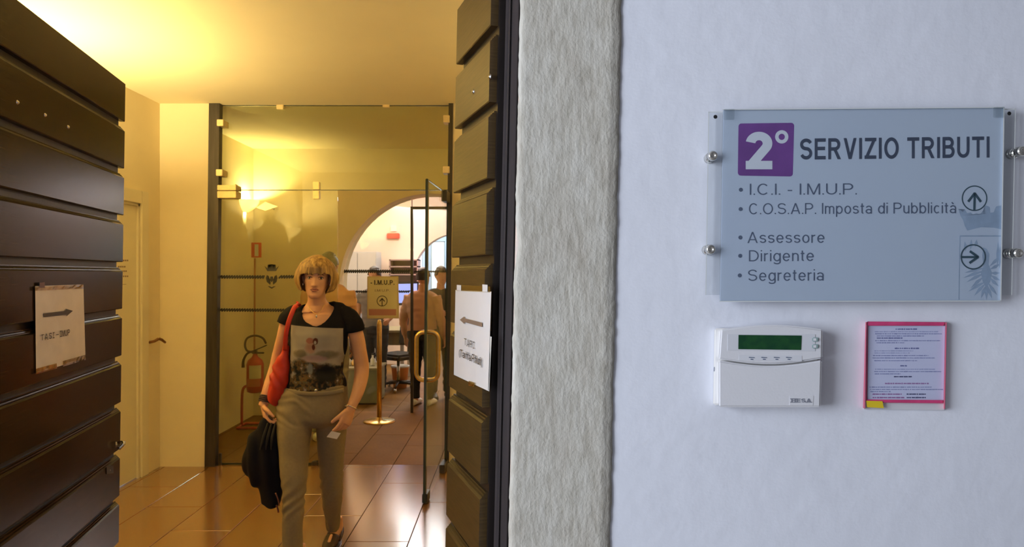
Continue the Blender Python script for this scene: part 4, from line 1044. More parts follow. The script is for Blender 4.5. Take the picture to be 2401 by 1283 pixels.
obj('foot', box(P(942, 0, Ym).x, P(966, 0, Ym).x, Ym-.06, Ym+.12, dz, dz+.012, .003), M['black'], mo)
cn = empty('low_counter', P(848, 968, 8.25), 'green-grey low counter panel between the sign post and the walking woman', 'counter')
Yk = 8.2; kx0, kx1 = P(812, 0, Yk).x, P(884, 0, Yk).x; kz = P(0, 868, Yk).z
obj('carcass', box(kx0, kx1, Yk, Yk+.5, 0.02, kz, .004), M['counter'], cn)
obj('top', box(kx0-.02, kx1+.02, Yk-.02, Yk+.52, kz, kz+.025, .004), M['desk'], cn)
obj('plinth', box(kx0+.02, kx1-.02, Yk+.02, Yk+.48, 0, .02), M['dark'], cn)
random.seed(4)
for i, (px1, hpx, mm) in enumerate(((818, 22, M['whiteplastic']), (829, 16, M['brass']), (843, 20, M['greymetal']), (874, 26, M['whiteplastic']))):
    c0 = P(px1, 868, Yk+.2); hh = hpx/F*Yk
    bt = empty('bottle', (c0.x, c0.y, kz+.025), ['white bottle at the end of the low counter near the woman', 'amber bottle second on the low counter', 'grey bottle in the middle of the low counter', 'white bottle on the low counter beside the brass post'][i], 'bottle', 'bottles on the low counter')
    bm = B(); add_lathe(bm, (c0.x, c0.y, kz+.025), (0, 0, 1), [(.025, 0), (.028, .01), (.028, hh*.6), (.012, hh*.78), (.012, hh)], 14); obj('body', bm, mm, bt, True)
    bm = B(); add_lathe(bm, (c0.x, c0.y, kz+.025+hh), (0, 0, 1), [(.014, 0), (.014, .02)], 12); obj('cap', bm, M['black'], bt)
def office_chair(px, py_floor, label, face=0.0):
    Y = 2528/(py_floor - CY); o0 = P(px, py_floor, Y); r = empty('office_chair', (o0.x, Y, 0), label, 'chair', 'office chairs')
    ca, sa = math.cos(face), math.sin(face)
    def R(x, y, z): return Vector((o0.x + x*ca - y*sa, Y + x*sa + y*ca, z))
    for i in range(5):
        a = 2*math.pi*i/5 + .3; bm = B(); add_tube(bm, [R(0, 0, .10), R(.14*math.cos(a), .14*math.sin(a), .095), R(.27*math.cos(a), .27*math.sin(a), .075)], [.022, .018, .014], 8, 2); lg = obj('base_arm', bm, M['black'], r, True)
        bm = B(); c_ = R(.27*math.cos(a), .27*math.sin(a), .03); add_lathe(bm, c_ - Vector((.018, 0, 0)), (1, 0, 0), [(.026, 0), (.03, .008), (.03, .028), (.026, .036)], 14); obj('caster', bm, M['steel'], lg, True)
    bm = B(); add_tube(bm, [R(0, 0, .09), R(0, 0, .42)], .022, 12, 1); obj('gas_column', bm, M['steel'], r, True)
    obj('seat', box(-.23, .23, -.22, .22, .42, .50, .03, lambda p: R(p.x, p.y, p.z)), M['dark'], r)
    obj('backrest', box(-.21, .21, .20, .26, .58, 1.02, .025, lambda p: R(p.x, p.y + (p.z-.58)*.12, p.z)), M['dark'], r)
    obj('back_support', box(-.03, .03, .20, .24, .44, .62, .008, lambda p: R(p.x, p.y, p.z)), M['black'], r)
office_chair(934, 914, 'dark five-star office chair behind the brass sign post', -.6)
office_chair(838, 911, 'dark office chair under the seated clerk in pale blue', math.radians(-60))
bx = empty('paper_bin', P(938, 900, 9.45), 'small orange and white waste bin beside the office chair', 'bin')
bm = B(); add_lathe(bm, (P(938, 0, 9.45).x, 9.45, 0), (0, 0, 1), [(.09, 0), (.12, .28), (.125, .285), (.118, .29), (.088, .01)], 20); obj('body', bm, mat('orange_bin', (.65, .22, .06), .5), bx, True)
bm = B(); add_lathe(bm, (P(938, 0, 9.45).x, 9.45, .285), (0, 0, 1), [(.128, 0), (.132, .01), (.128, .02), (.118, .018), (.118, .002)], 20); obj('rim', bm, M['whiteplastic'], bx, True)

# ------------------------------------------------------------------ people
def skinmat(name, col, col2):
    m = mat(name, col, .55, var=.1, scale=14, col2=col2)
    b = m.node_tree.nodes['Principled BSDF']; b.inputs['Subsurface Weight'].default_value = .0
    return m
M['skin'] = skinmat('light_skin', (.74, .38, .20), (.80, .44, .25))
M['skin2'] = skinmat('tan_skin', (.52, .25, .13), (.58, .30, .17))
M['lip'] = mat('lip', (.42, .15, .10), .45)
M['brow'] = mat('brow_hair', (.22, .12, .05), .8)
M['eyewhite'] = mat('eye_white', (.62, .56, .48), .25)
M['iris'] = mat('dark_iris', (.04, .035, .03), .15)
M['lash'] = mat('lash_line', (.07, .035, .02), .6)
def hairmat(name, c1, c2, sc_=30):
    return mat(name, c1, .5, var=.3, scale=sc_, stretch=(1, 1, .12), col2=c2, bump=.6, bscale=120, bstretch=(1, 1, .08))
M['blond'] = hairmat('blond_hair', (.15, .07, .02), (.66, .42, .13), 62)
M['greyhair'] = hairmat('grey_hair', (.07, .07, .05), (.20, .19, .13))
M['darkhair'] = hairmat('dark_hair', (.012, .008, .006), (.03, .02, .015))

# ---- the head: analytic rings with sculpted features
HR = [(-.117, .016, -.078, -.050), (-.110, .030, -.087, -.030), (-.098, .040, -.092, -.005), (-.083, .0485, -.092, .025), (-.062, .0570, -.089, .055), (-.036, .0640, -.087, .078), (-.010, .0685, -.086, .090),
      (.012, .0700, -.086, .096), (.035, .0715, -.087, .099), (.058, .0690, -.080, .096), (.080, .0600, -.066, .084), (.098, .0430, -.043, .062), (.107, .022, -.018, .036), (.110, .004, .004, .014)]
def head_interp(z):
    z = max(HR[0][0], min(HR[-1][0], z))
    for a, b in zip(HR, HR[1:]):
        if z <= b[0]:
            t = (z-a[0])/(b[0]-a[0]); return [a[i] + (b[i]-a[i])*t for i in (1, 2, 3)]
def g2(x, z, cx, cz, sx, sz): return math.exp(-((x-cx)/sx)**2 - ((z-cz)/sz)**2)
def face_disp(x, z):
    """how far the face stands out (positive = towards the viewer)"""
    d = 0
    t = max(0, min(1, (.006 - z)/.046))
    ridge = math.exp(-(x/(.0075 + .0055*t))**2)
    if -.044 < z < .012: d += ridge*(.005 + .017*t)
    elif z <= -.044: d += ridge*.020*max(0, 1-(-.044-z)/.008)
    for s in (-1, 1):
        d -= .0085*g2(x, z, s*.030, .002, .017, .011)       # socket
        d += .0035*g2(x, z, s*.030, .022, .022, .007)       # brow ridge
        d += .0040*g2(x, z, s*.040, -.022, .016, .014)      # cheekbone
        d -= .0030*g2(x, z, s*.038, -.052, .010, .018)      # hollow cheek
        d += .0045*g2(x, z, s*.0115, -.040, .006, .006)     # nostril wing
        d -= .0022*g2(x, z, s*.026, -.048, .004, .012)      # fold beside the mouth
        d -= .0018*g2(x, z, s*.025, -.076, .005, .008)
    d += .0040*g2(x, z, 0, -.059, .018, .0045) + .0045*g2(x, z, 0, -.071, .016, .005)   # lips
    d -= .0040*g2(x, z, 0, -.0650, .022, .0022)
    d -= .0035*g2(x, z, 0, -.082, .018, .005)
    d += .0050*g2(x, z, 0, -.101, .016, .010)               # chin
    return d
def add_head(bm, mtx, detail=True, nseg=72, nz=84, s=1.0):
    rings = []
    for k in range(nz+1):
        z = -.117 + .227*k/nz; hw, yf, yb = head_interp(z); ring = []
        for j in range(nseg):
            th = 2*math.pi*j/nseg; c, sn = math.cos(th), math.sin(th)
            cc = math.copysign(abs(c)**.86, c); ss = math.copysign(abs(sn)**.86, sn)
            x = hw*cc; ym = (yf+yb)/2; y = ym + (yb-yf)/2*ss
            if detail and ss < -.1: y -= face_disp(x, z)*min(1, (-ss-.1)*2)
            ring.append(bm.verts.new(mtx @ Vector((x*s, y*s, z*s))))
        rings.append(ring)
    for a, b in zip(rings, rings[1:]):
        for j in range(nseg): bm.faces.new((a[j], a[(j+1) % nseg], b[(j+1) % nseg], b[j]))
    bm.faces.new(rings[0][::-1]); bm.faces.new(rings[-1])
    for sx in (-1, 1):      # ears
        add_tube(bm, [mtx @ Vector((sx*.066*s, .005*s, -.03*s)), mtx @ Vector((sx*.074*s, .010*s, -.012*s)), mtx @ Vector((sx*.077*s, .016*s, .006*s)), mtx @ Vector((sx*.070*s, .012*s, .018*s))], [(.006*s, .010*s), (.007*s, .014*s), (.007*s, .017*s), (.004*s, .009*s)], 10, 3)
def add_hand(bm, wrist, dirv, palm_n, side, s=1.0, curl=(.5, .6, .7, .8), thumb=(.55, .35), spread=.10, flex=.0):
    """dirv: wrist to knuckles; palm_n: way the palm faces; side: towards the thumb"""
    d = Vector(dirv).normalized(); n = Vector(palm_n); n = (n - d*n.dot(d)).normalized(); sd = Vector(side); sd = (sd - d*sd.dot(d) - n*sd.dot(n)).normalized()
    w0 = Vector(wrist); L = .082*s
    add_tube(bm, [w0 - d*.02*s, w0 + d*.012*s, w0 + d*L*.45, w0 + d*L*.85, w0 + d*L*1.02], [(.019*s, .025*s), (.016*s, .027*s), (.0145*s, .037*s), (.0125*s, .041*s), (.009*s, .038*s)], 16, 3, ref=sd)
    for i, (off, ln, r) in enumerate(((.030, .070, .0088), (.0105, .078, .0090), (-.0095, .073, .0086), (-.0285, .058, .0078))):
        b0 = w0 + d*L*.86 + sd*off*s; dd = (d + sd*off*spread/.03*.6).normalized(); c = curl[i]; pts = [b0]; a = 0; p = b0.copy()
        for seg_, fr_ in ((0, .46), (1, .30), (2, .24)):
            a += c*(.75 if seg_ == 0 else 1.0)
            p = p + (dd*math.cos(a) + n*math.sin(a))*ln*fr_*s; pts.append(p.copy())
        add_tube(bm, pts, [r*s, r*.96*s, r*.88*s, r*.72*s], 10, 3, ref=sd)
    tb = w0 + d*.020*s + sd*.022*s; a = thumb[0]; p1 = tb + (d*math.cos(a) + sd*math.sin(a))*.040*s + n*.012*s; p2 = p1 + (d*math.cos(a*.6) + sd*math.sin(a*.6)*.6 + n*thumb[1]).normalized()*.030*s; p3 = p2 + (d + n*thumb[1]*1.2).normalized()*.024*s
    add_tube(bm, [tb, p1, p2, p3], [.0135*s, .0115*s, .0098*s, .0075*s], 10, 3, ref=n)

# ================= the woman walking towards us
YW_ = 3.77
def Q(px, py, dy=0.0): return P(px, py, YW_ + dy)
m_px = YW_/F
wo = empty('person', (Q(735, 0).x, YW_, 0), 'woman with blond bob walking towards us in black printed t-shirt and taupe trousers', 'person')
hs = .955
HM = Matrix.Translation(Q(742.5, 652.5, -.02)) @ Matrix.Rotation(math.radians(10), 4, 'Z') @ Matrix.Rotation(math.radians(2.5), 4, 'Y')
bm = B(); add_head(bm, HM, s=hs)
add_tube(bm, [Q(741, 672, .03), Q(742, 690, .025), Q(743, 706, .03), Q(744, 718, .035), Q(744, 735, .03)], [(.050, .058), (.047, .055), (.051, .056), (.075, .062), (.115, .075)], 26, 3)
# trunk skin (chest, shoulders)
add_tube(bm, [Q(745, 718, .03), Q(746, 727, .03), Q(747, 738, .03), Q(747, 760, .02), Q(746, 800, .02), Q(743, 850, .02), Q(738, 905, .02), Q(737, 950, .02)], [(.060, .05), (.108, .060), (.145, .073), (.160, .092), (.150, .102), (.140, .10), (.145, .10), (.17, .11)], 30, 3)
# her left arm (our right)
add_tube(bm, [Q(806, 742, .02), Q(822, 752, .02), Q(836, 790, .03), Q(843, 825, .04), Q(848, 860, .045), Q(846, 890, .02), Q(838, 922, -.02), Q(826, 950, -.05), Q(822, 962, -.06)],
         [.036, .041, .042, .040, .041, .039, .033, .0265, .026], 18, 3)
wr = Q(824, 957, -.06); add_hand(bm, wr, (Q(802, 1010, -.11) - wr), Vector((-.75, .35, -.1)), Vector((-.55, -.8, .1)), 1.10, (.25, .42, .55, .65), (.45, .7), .10)
# her right arm (our left)
add_tube(bm, [Q(690, 742, .02), Q(674, 752, .02), Q(664, 790, .03), Q(652, 835, .05), Q(646, 865, .05), Q(634, 900, .02), Q(621, 935, -.01), Q(617, 952, -.02)],
         [.034, .036, .035, .034, .036, .034, .027, .025], 18, 3)
wr2 = Q(617, 950, -.02); add_hand(bm, wr2, (Q(624, 985, -.05) - wr2), Vector((.85, .2, -.2)), Vector((.15, -1, 0)), 1.0, (.45, .7, .85, .9), (.75, .5), .08)
me = remesh(bm, .0036, 2, .35); link_mesh('body', me, M['skin'], wo, True)
# face details
def HP(x, y, z): return HM @ (Vector((x, y, z))*hs)
def face_y(x, z):
    hw, yf, yb = head_interp(z); c = max(-1, min(1, x/hw)); cc = abs(c)**(1/.86); ss = math.sqrt(max(0, 1-cc*cc))**.86
    return (yf+yb)/2 - (yb-yf)/2*ss - face_disp(x, z)*min(1, max(0, (ss-.1)*2))
for s in (-1, 1):
    bm = B(); ec = HP(s*.030, face_y(s*.030, .002) + .0095, .001); add_ball(bm, ec, .0125*hs, 16); ey = obj('eye', bm, M['eyewhite'], wo, True)
    bm = B(); add_ball(bm, ec + (HM.to_3x3() @ Vector((s*.0008, -.0085, .0))), (.0058, .0045, .0058), 12); obj('iris', bm, M['iris'], ey, True)
    bm = B(); add_tube(bm, [HP(s*x, face_y(s*x, z) - .0005, z) for x, z in ((.0155, .001), (.022, .0065), (.030, .0088), (.038, .0065), (.0455, .0005))], [.0008, .0018, .0022, .0019, .0010], 8, 4); obj('upper_eyelid', bm, M['lash'], wo, True)
    bm = B(); add_tube(bm, [HP(s*x, face_y(s*x, z) + .0002, z) for x, z in ((.018, -.004), (.029, -.0075), (.041, -.0045))], [.0006, .0010, .0007], 8, 4); obj('lower_eyelid', bm, M['lash'], wo, True)
    bm = B(); add_tube(bm, [HP(s*x, face_y(s*x, z) - .0002, z) for x, z in ((.014, .0185), (.024, .0230), (.036, .0235), (.048, .0165))], [(.002, .0018), (.0034, .002), (.003, .002), (.0012, .001)], 8, 4); obj('eyebrow', bm, M['brow'], wo, True)
    bm = B(); add_ball(bm, HP(s*.0755, .000, -.036), (.0055, .0045, .0075), 12); obj('earring', bm, M['chrome'], wo, True)
bm = B(); add_tube(bm, [HP(x, face_y(x, z) - .0002, z) for x, z in ((-.024, -.0655), (-.012, -.0605), (0, -.0618), (.012, -.0605), (.024, -.0655))], [(.001, .001), (.0034, .0022), (.0036, .0026), (.0034, .0022), (.001, .001)], 10, 4)
add_tube(bm, [HP(x, face_y(x, z) - .0002, z) for x, z in ((-.022, -.0670), (-.010, -.0702), (0, -.0712), (.010, -.0702), (.022, -.0670))], [(.001, .001), (.0036, .0024), (.0042, .0028), (.0036, .0024), (.001, .001)], 10, 4)
obj('lips', bm, M['lip'], wo, True)
bm = B(); add_tube(bm, [HP(x, face_y(x, -.0655) - .0012, -.0655) for x in (-.021, -.01, 0, .01, .021)], .0010, 6, 4); obj('mouth_line', bm, M['lash'], wo, True)

# bob hair: a thick shell with locks, fringe to the brows, sides to the jaw
HAIRP = [(-.13, .050), (-.10, .066), (-.085, .078), (-.06, .098), (-.03, .111), (0, .1165), (.03, .112), (.06, .101), (.085, .087), (.105, .069), (.122, .045), (.133, .022), (.137, .003)]
def hair_w(z):
    z = max(HAIRP[0][0], min(HAIRP[-1][0], z))
    for a, b in zip(HAIRP, HAIRP[1:]):
        if z <= b[0]:
            t = (z-a[0])/(b[0]-a[0]); t = t; return a[1] + (b[1]-a[1])*t
def bob(parent, HM, hs, mt, fringe=.024, side=-.072, back=-.09, puff=1.0, nph=150, nt=34, seed=0, name='hair'):
    bm = B(); G = []
    for layer in (0, 1):
        g = []
        for k in range(nt+1):
            t = k/nt; row = []
            for j in range(nph):
                ph = 2*math.pi*j/nph                    # 0 = front
                f = math.cos(ph); sdv = math.sin(ph)
                # length: fringe in front, sides from about 50 degrees
                a = abs((ph + math.pi) % (2*math.pi) - math.pi)
                m1 = max(0, min(1, (a - .75)/.15)); m1 = m1*m1*(3-2*m1)
                end = fringe*(1-m1) + side*m1
                if a > 1.9: mb = min(1, (a-1.9)/.6); end = end*(1-mb) + back*mb
                lock = .5 + .5*noise.noise(Vector((math.cos(ph)*5, math.sin(ph)*5, seed)))
                end += .022*(lock-.5) + .012*noise.noise(Vector((math.cos(ph)*16, math.sin(ph)*16, seed+3)))
                z = .128 + (end-.128)*(t**1.25 if t < 1 else 1)
                # half width of the hair mass at that height, and its depth
                z = .136 + (z-.128)*(.136-end)/(.128-end)
                wq = hair_w(z); base_ = head_interp(max(-.03, min(z, .1)))
                rx = base_[0] + (wq - base_[0])*puff if z < .1 else wq*(.8 + .2*puff)
                ym = .004; fr_ = wq/.1165
                ry = (.103 if f > 0 else .122)*min(1, fr_*1.16) if z > .02 else (.103 if f > 0 else .122 - .25*max(0, -.02 - z))
                if f < 0 and z <= .02: ry = max(ry, .07)
                rip = 1 + .016*math.sin(ph*38 + 3*noise.noise(Vector((ph*3, z*10, seed)))) + .03*noise.noise(Vector((math.cos(ph)*9, math.sin(ph)*9, z*6+seed)))
                off = -.005*layer
                x = (rx*rip + off)*math.sin(ph); y = ym - (ry*rip + off)*math.cos(ph)
                row.append(bm.verts.new(HM @ (Vector((x, y, z))*hs)))
            g.append(row)
        G.append(g)
    for l in (0, 1):
        for k in range(nt):
            for j in range(nph):
                q = (G[l][k][j], G[l][k][(j+1) % nph], G[l][k+1][(j+1) % nph], G[l][k+1][j]); bm.faces.new(q if l == 0 else q[::-1])
    for j in range(nph):
        bm.faces.new((G[0][nt][j], G[0][nt][(j+1) % nph], G[1][nt][(j+1) % nph], G[1][nt][j]))
    bm.faces.new(G[0][0][:]); 
    return obj(name, bm, mt, parent, True)
bob(wo, HM, hs, M['blond'], puff=1.15)

# t-shirt
def folds(sc_, amp, st=(1, 1, 2.5), seed=0):
    return lambda co, n: amp*noise.noise(Vector((co.x*sc_*st[0]+seed, co.y*sc_*st[1], co.z*sc_*st[2])))
bm = B()
add_tube(bm, [Q(745, 711, .035), Q(746, 719, .032), Q(748, 730, .03), Q(748, 744, .028), Q(747, 765, .02), Q(746, 800, .015), Q(742, 840, .02), Q(740, 870, .02), Q(741, 892, .018), Q(742, 912, .016)],
         [(.085, .050), (.128, .062), (.155, .076), (.165, .090), (.170, .108), (.162, .115), (.152, .110), (.150, .108), (.164, .114), (.168, .116)], 34, 3)
add_tube(bm, [Q(800, 732, .03), Q(817, 741, .025), Q(829, 757, .022), Q(834, 777, .024)], [.043, .049, .051, .0515], 20, 3)
add_tube(bm, [Q(696, 731, .03), Q(682, 738, .025), Q(673, 748, .02), Q(668, 760, .02)], [.042, .045, .046, .0465], 20, 3)
me = remesh(bm, .006, 4, .5, folds(9, .006))
cut = B(); 
# scoop neck cutter: slanted elliptical tube
add_tube(cut, [Q(741, 640, -.05), Q(742, 700, -.05), Q(741, 730, -.05), Q(740, 755, -.06), Q(739, 764, -.06)], [(.105, .13), (.100, .125), (.088, .115), (.055, .085), (.01, .05)], 32, 3)
me = boolean_cut(me, cut)
def shirtmat():
    m, N, L, b = newmat('black_printed_cotton'); b.inputs['Roughness'].default_value = .9; b.inputs['Specular IOR Level'].default_value = .15
    tc = N.new('ShaderNodeTexCoord'); sx = N.new('ShaderNodeSeparateXYZ'); L.new(tc.outputs['Object'], sx.inputs[0])
    base = Q(735, 0).x
    def lo(px): return (px-CX)/F*(YW_-.10) - base
    def zo(py): return H - (py-CY)/F*(YW_-.10)
    def math_(op, a, b_=None):
        n = N.new('ShaderNodeMath'); n.operation = op
        for i, v_ in enumerate((a, b_)):
            if v_ is None: continue
            if isinstance(v_, (int, float)): n.inputs[i].default_value = v_
            else: L.new(v_, n.inputs[i])
        return n.outputs[0]
    def between(v_, a, b_): return math_('MULTIPLY', math_('GREATER_THAN', v_, a), math_('LESS_THAN', v_, b_))
    # slight tilt of the print
    xx = math_('ADD', sx.outputs[0], math_('MULTIPLY', sx.outputs[2], -.02)); off = -.02*1.2
    inside = math_('MULTIPLY', between(xx, lo(674)+off, lo(797)+off), between(math_('ADD', sx.outputs[2], math_('MULTIPLY', sx.outputs[0], .07)), .6, zo(767)))
    inside = math_('MULTIPLY', inside, math_('LESS_THAN', sx.outputs[1], .02))
    v = N.new('ShaderNodeMapRange'); v.inputs[1].default_value = zo(905); v.inputs[2].default_value = zo(762); L.new(sx.outputs[2], v.inputs[0])
    u = N.new('ShaderNodeMapRange'); u.inputs[1].default_value = lo(672); u.inputs[2].default_value = lo(797); L.new(sx.outputs[0], u.inputs[0])
    def noise_(s_, d_=4):
        n = N.new('ShaderNodeTexNoise'); n.inputs['Scale'].default_value = s_; n.inputs['Detail'].default_value = d_; L.new(tc.outputs['Object'], n.inputs['Vector']); return n.outputs['Fac']
    def mixc(f_, a, b_):
        n = N.new('ShaderNodeMix'); n.data_type = 'RGBA'; 
        if isinstance(f_, (int, float)): n.inputs['Factor'].default_value = f_
        else: L.new(f_, n.inputs['Factor'])
        for k_, v_ in (('A', a), ('B', b_)):
            if isinstance(v_, tuple): n.inputs[k_].default_value = (*v_, 1)
            else: L.new(v_, n.inputs[k_])
        return n.outputs['Result']
    n1 = noise_(14); n2 = noise_(38); n3 = noise_(90, 2)
    paper = mixc(n1, (.30, .27, .22), (.44, .40, .33))
    # dark bouquet rising from below, ragged edge
    edge = math_('SUBTRACT', math_('ADD', .34, math_('MULTIPLY', math_('SUBTRACT', n1, .5), 1.1)), v.outputs[0])
    em = N.new('ShaderNodeMapRange'); em.inputs[1].default_value = -.04; em.inputs[2].default_value = .05; L.new(edge, em.inputs[0])
    rr = N.new('ShaderNodeValToRGB'); els = rr.color_ramp.elements
    els[0].position = .36; els[0].color = (.012, .014, .014, 1); els[1].position = .74; els[1].color = (.42, .36, .30, 1)
    for p_, c_ in ((.46, (.03, .03, .025, 1)), (.53, (.14, .075, .03, 1)), (.60, (.07, .075, .05, 1)), (.67, (.22, .15, .12, 1))):
        e = els.new(p_); e.color = c_
    L.new(n2, rr.inputs[0])
    pic = mixc(em.outputs[0], paper, rr.outputs[0])
    # mid-tone greenish-brown shading around the figure
    def blob(u0, v0, ru, rv, soft=.5):
        a = math_('POWER', math_('DIVIDE', math_('SUBTRACT', u.outputs[0], u0), ru), 2.0); b_ = math_('POWER', math_('DIVIDE', math_('SUBTRACT', v.outputs[0], v0), rv), 2.0)
        n = N.new('ShaderNodeMapRange'); n.inputs[1].default_value = 1.0 + soft; n.inputs[2].default_value = 1.0 - soft
        L.new(math_('ADD', math_('ADD', a, b_), math_('MULTIPLY', math_('SUBTRACT', n2, .5), 1.2)), n.inputs[0]); return n.outputs[0]
    pic = mixc(blob(.24, .52, .14, .07), pic, (.17, .145, .10)); pic = mixc(blob(.72, .50, .20, .07), pic, (.20, .18, .13))
    pic = mixc(blob(.50, .44, .22, .06), pic, (.42, .30, .27)); pic = mixc(blob(.44, .62, .10, .10), pic, (.38, .23, .17))
    pic = mixc(blob(.44, .74, .075, .05, .3), pic, (.30, .13, .10)); pic = mixc(blob(.54, .73, .05, .055, .3), pic, (.09, .03, .02)); pic = mixc(blob(.535, .71, .022, .028, .3), pic, (.40, .36, .31))
    pic = mixc(blob(.50, .63, .03, .05, .3), pic, (.10, .03, .02))
    pic = mixc(blob(.22, .30, .16, .13), pic, rr.outputs[0]); pic = mixc(blob(.70, .18, .24, .16), pic, (.015, .016, .015)); pic = mixc(blob(.43, .27, .05, .09), pic, (.22, .23, .22))
    fin = mixc(inside, (.010, .010, .012), pic)
    L.new(fin, b.inputs['Base Color'])
    return m
link_mesh('t_shirt', me, shirtmat(), wo, True)

# trousers, one garment
def leg_rings(L_, dys):
    pts = []; rd = []
    for (y, xl_, xr_), dy in zip(L_, dys):
        Y_ = YW_ + dy; pts.append(P((xl_+xr_)/2, y, Y_)); hw_ = (xr_-xl_)/2/F*Y_; rd.append((hw_, hw_*1.08))
    return pts, rd
bm = B()
add_tube(bm, [Q(741, 902, .02), Q(741, 912, .02), Q(738, 930, .02), Q(735, 955, .02), Q(733, 982, .02), Q(733, 998, .02)], [(.166, .112), (.172, .116), (.188, .124), (.197, .130), (.190, .120), (.12, .08)], 34, 3, power=2.4)
p_, r_ = leg_rings([(950, 654, 733), (1000, 651, 731), (1060, 655, 724), (1130, 661, 719), (1180, 663, 714), (1230, 662, 709), (1290, 664, 708), (1345, 667, 708)], [.0, -.03, -.07, -.12, -.14, -.16, -.17, -.18]); add_tube(bm, p_, r_, 24, 3)
p2_, r2_ = leg_rings([(950, 741, 818), (1000, 742, 813), (1060, 746, 807), (1130, 752, 804), (1170, 755, 802), (1205, 761, 799), (1238, 766, 796)], [.03, .05, .08, .12, .15, .19, .23]); add_tube(bm, p2_, r2_, 24, 3)
def trouser_disp(co, n):
    z = co.z; a = .005*noise.noise(Vector((co.x*10, co.y*6, co.z*9)))
    hip = math.exp(-((z-.86)/.10)**2); a += hip*.0035*math.sin(z*120 + co.x*50 + 7*noise.noise(Vector((co.x*9, 0, z*9))))*max(0, min(1, (-1.08 - co.x)/.08 + .3))
    kn = math.exp(-((z-.38)/.10)**2); a += kn*.004*math.sin(z*95 - co.x*90 + 3*noise.noise(Vector((co.x*8, 2, z*8))))
    return a
me = remesh(bm, .007, 4, .5, trouser_disp)
tr_ = link_mesh('trousers', me, mat('taupe_trousers', (.30, .24, .14), .85, var=.06, scale=70, bump=.3, bscale=700, spec=.2), wo, True)
bm = B(); add_tube(bm, [Q(673, 917, -.06), Q(700, 922, -.098), Q(740, 924, -.106), Q(780, 921, -.095), Q(806, 915, -.06)], [(.012, .003)]*5, 8, 4, ref=(0, 1, 0)); obj('waistband', bm, mat('waistband_cloth', (.26, .21, .125), .85), tr_, True)
bm = B(); add_lathe(bm, Q(741, 916, -.112), (0, -1, 0), [(.008, 0), (.009, .002), (.004, .005)], 12); obj('button', bm, M['steel'], tr_)
# feet and shoes
def shoe(px, zt_, Y_, xdir, tilt, label_parent):
    c = P(px, 900, Y_); x0 = c.x
    def R(x, y, z): return Vector((x0 + x, Y_ + y, z + max(0, (y)*tilt)))
    bm = B(); add_tube(bm, [R(0, .06, .13), R(0, .055, .07), R(0, .03, .045), R(0, -.05, .038), R(0, -.11, .028)], [(.030, .036), (.031, .040), (.034, .030), (.038, .022), (.030, .016)], 18, 3, ref=(1, 0, 0)); ft = link_mesh('foot', remesh(bm, .006, 2), M['skin'], label_parent, True)
    bm = B(); n = 20; lo_ = []; up = []
    for i in range(n):
        a = 2*math.pi*i/n; x = .042*math.sin(a)*(1.0 + .12*math.cos(a)); y = -.015 - .128*math.cos(a) 
        lo_.append(bm.verts.new(R(x, y, .001))); up.append(bm.verts.new(R(x*.98, y, .014)))
    for i in range(n): bm.faces.new((lo_[i], lo_[(i+1) % n], up[(i+1) % n], up[i]))
    bm.faces.new(lo_[::-1]); bm.faces.new(up); obj('shoe_sole', bm, M['black'], label_parent)
    bm = B(); prev = None
    add_tube(bm, [R(0, -.148, .018), R(0, -.12, .030), R(0, -.08, .040), R(0, -.035, .050)], [(.020, .012), (.037, .018), (.042, .024), (.041, .028)], 16, 3, ref=(0, 0, 1)); add_tube(bm, [R(0, .105, .03), R(0, .095, .055)], [(.034, .012), (.030, .012)], 12, 2); 
    add_tube(bm, [R(-.040, -.03, .03), R(-.040, .05, .045), R(-.02, .10, .055)], .008, 8, 2); add_tube(bm, [R(.040, -.03, .03), R(.040, .05, .045), R(.02, .10, .055)], .008, 8, 2)
    obj('shoe', bm, mat('brown_shoe_leather', (.045, .022, .012), .5), label_parent, True)
shoe(783, .1, 3.99, 0, .12, wo); shoe(692, .1, 3.60, 0, .0, wo)
# bracelet, wrist strap, necklace
bm = B(); c_ = Q(822, 955, -.055); ax_ = (Q(803, 1003, -.10) - c_).normalized(); u_ = ax_.cross(Vector((0, 1, 0))).normalized(); v_ = ax_.cross(u_)
add_tube(bm, [c_ + (u_*math.cos(t)*.033 + v_*math.sin(t)*.034) for t in [2*math.pi*i/24 for i in range(24)]], .0028, 8, 1, closed=True, ref=ax_); obj('bracelet', bm, M['chrome'], wo, True)
bm = B(); c_ = Q(622, 936, -.012); ax_ = (Q(617, 952, -.02) - Q(634, 900, .02)).normalized(); u_ = ax_.cross(Vector((0, 1, 0))).normalized(); v_ = ax_.cross(u_)
for hh_ in (-.010, -.004, .002, .008): add_tube(bm, [c_ + ax_*hh_*1.6 + (u_*math.cos(t) + v_*math.sin(t))*.0305 for t in [2*math.pi*i/24 for i in range(24)]], .004, 8, 1, closed=True, ref=ax_)
obj('wrist_strap', bm, mat('dark_strap', (.05, .03, .03), .6), wo, True)
bm = B(); add_tube(bm, [Q(722, 715, -.03), Q(730, 728, -.052), Q(742, 737, -.066), Q(752, 729, -.055), Q(760, 715, -.03)], .0014, 6, 5); nk = obj('necklace', bm, M['brass'], wo, True)
bm = B(); add_ball(bm, Q(742, 742, -.070), (.005, .003, .009), 12); obj('pendant', bm, M['chrome'], nk, True)
# slip of paper in her hand
bm = B()
for cs_, dd in (([(766, 1025), (790, 1030), (799, 1016), (777, 1011)], -.165),):
    add_hexa(bm, [Q(*cs_[0], dd), Q(*cs_[1], dd+.02), Q(*cs_[2], dd+.03), Q(*cs_[3], dd+.01)] + [Q(*cs_[0], dd-.001) + Vector((0, 0, .0006)), Q(*cs_[1], dd+.019), Q(*cs_[2], dd+.029), Q(*cs_[3], dd+.009)])
tag(obj('paper_slip', bm, mat('slip_paper', (.82, .78, .72), .5)), 'small white paper slip held in the fingers of the blond woman', 'slip')

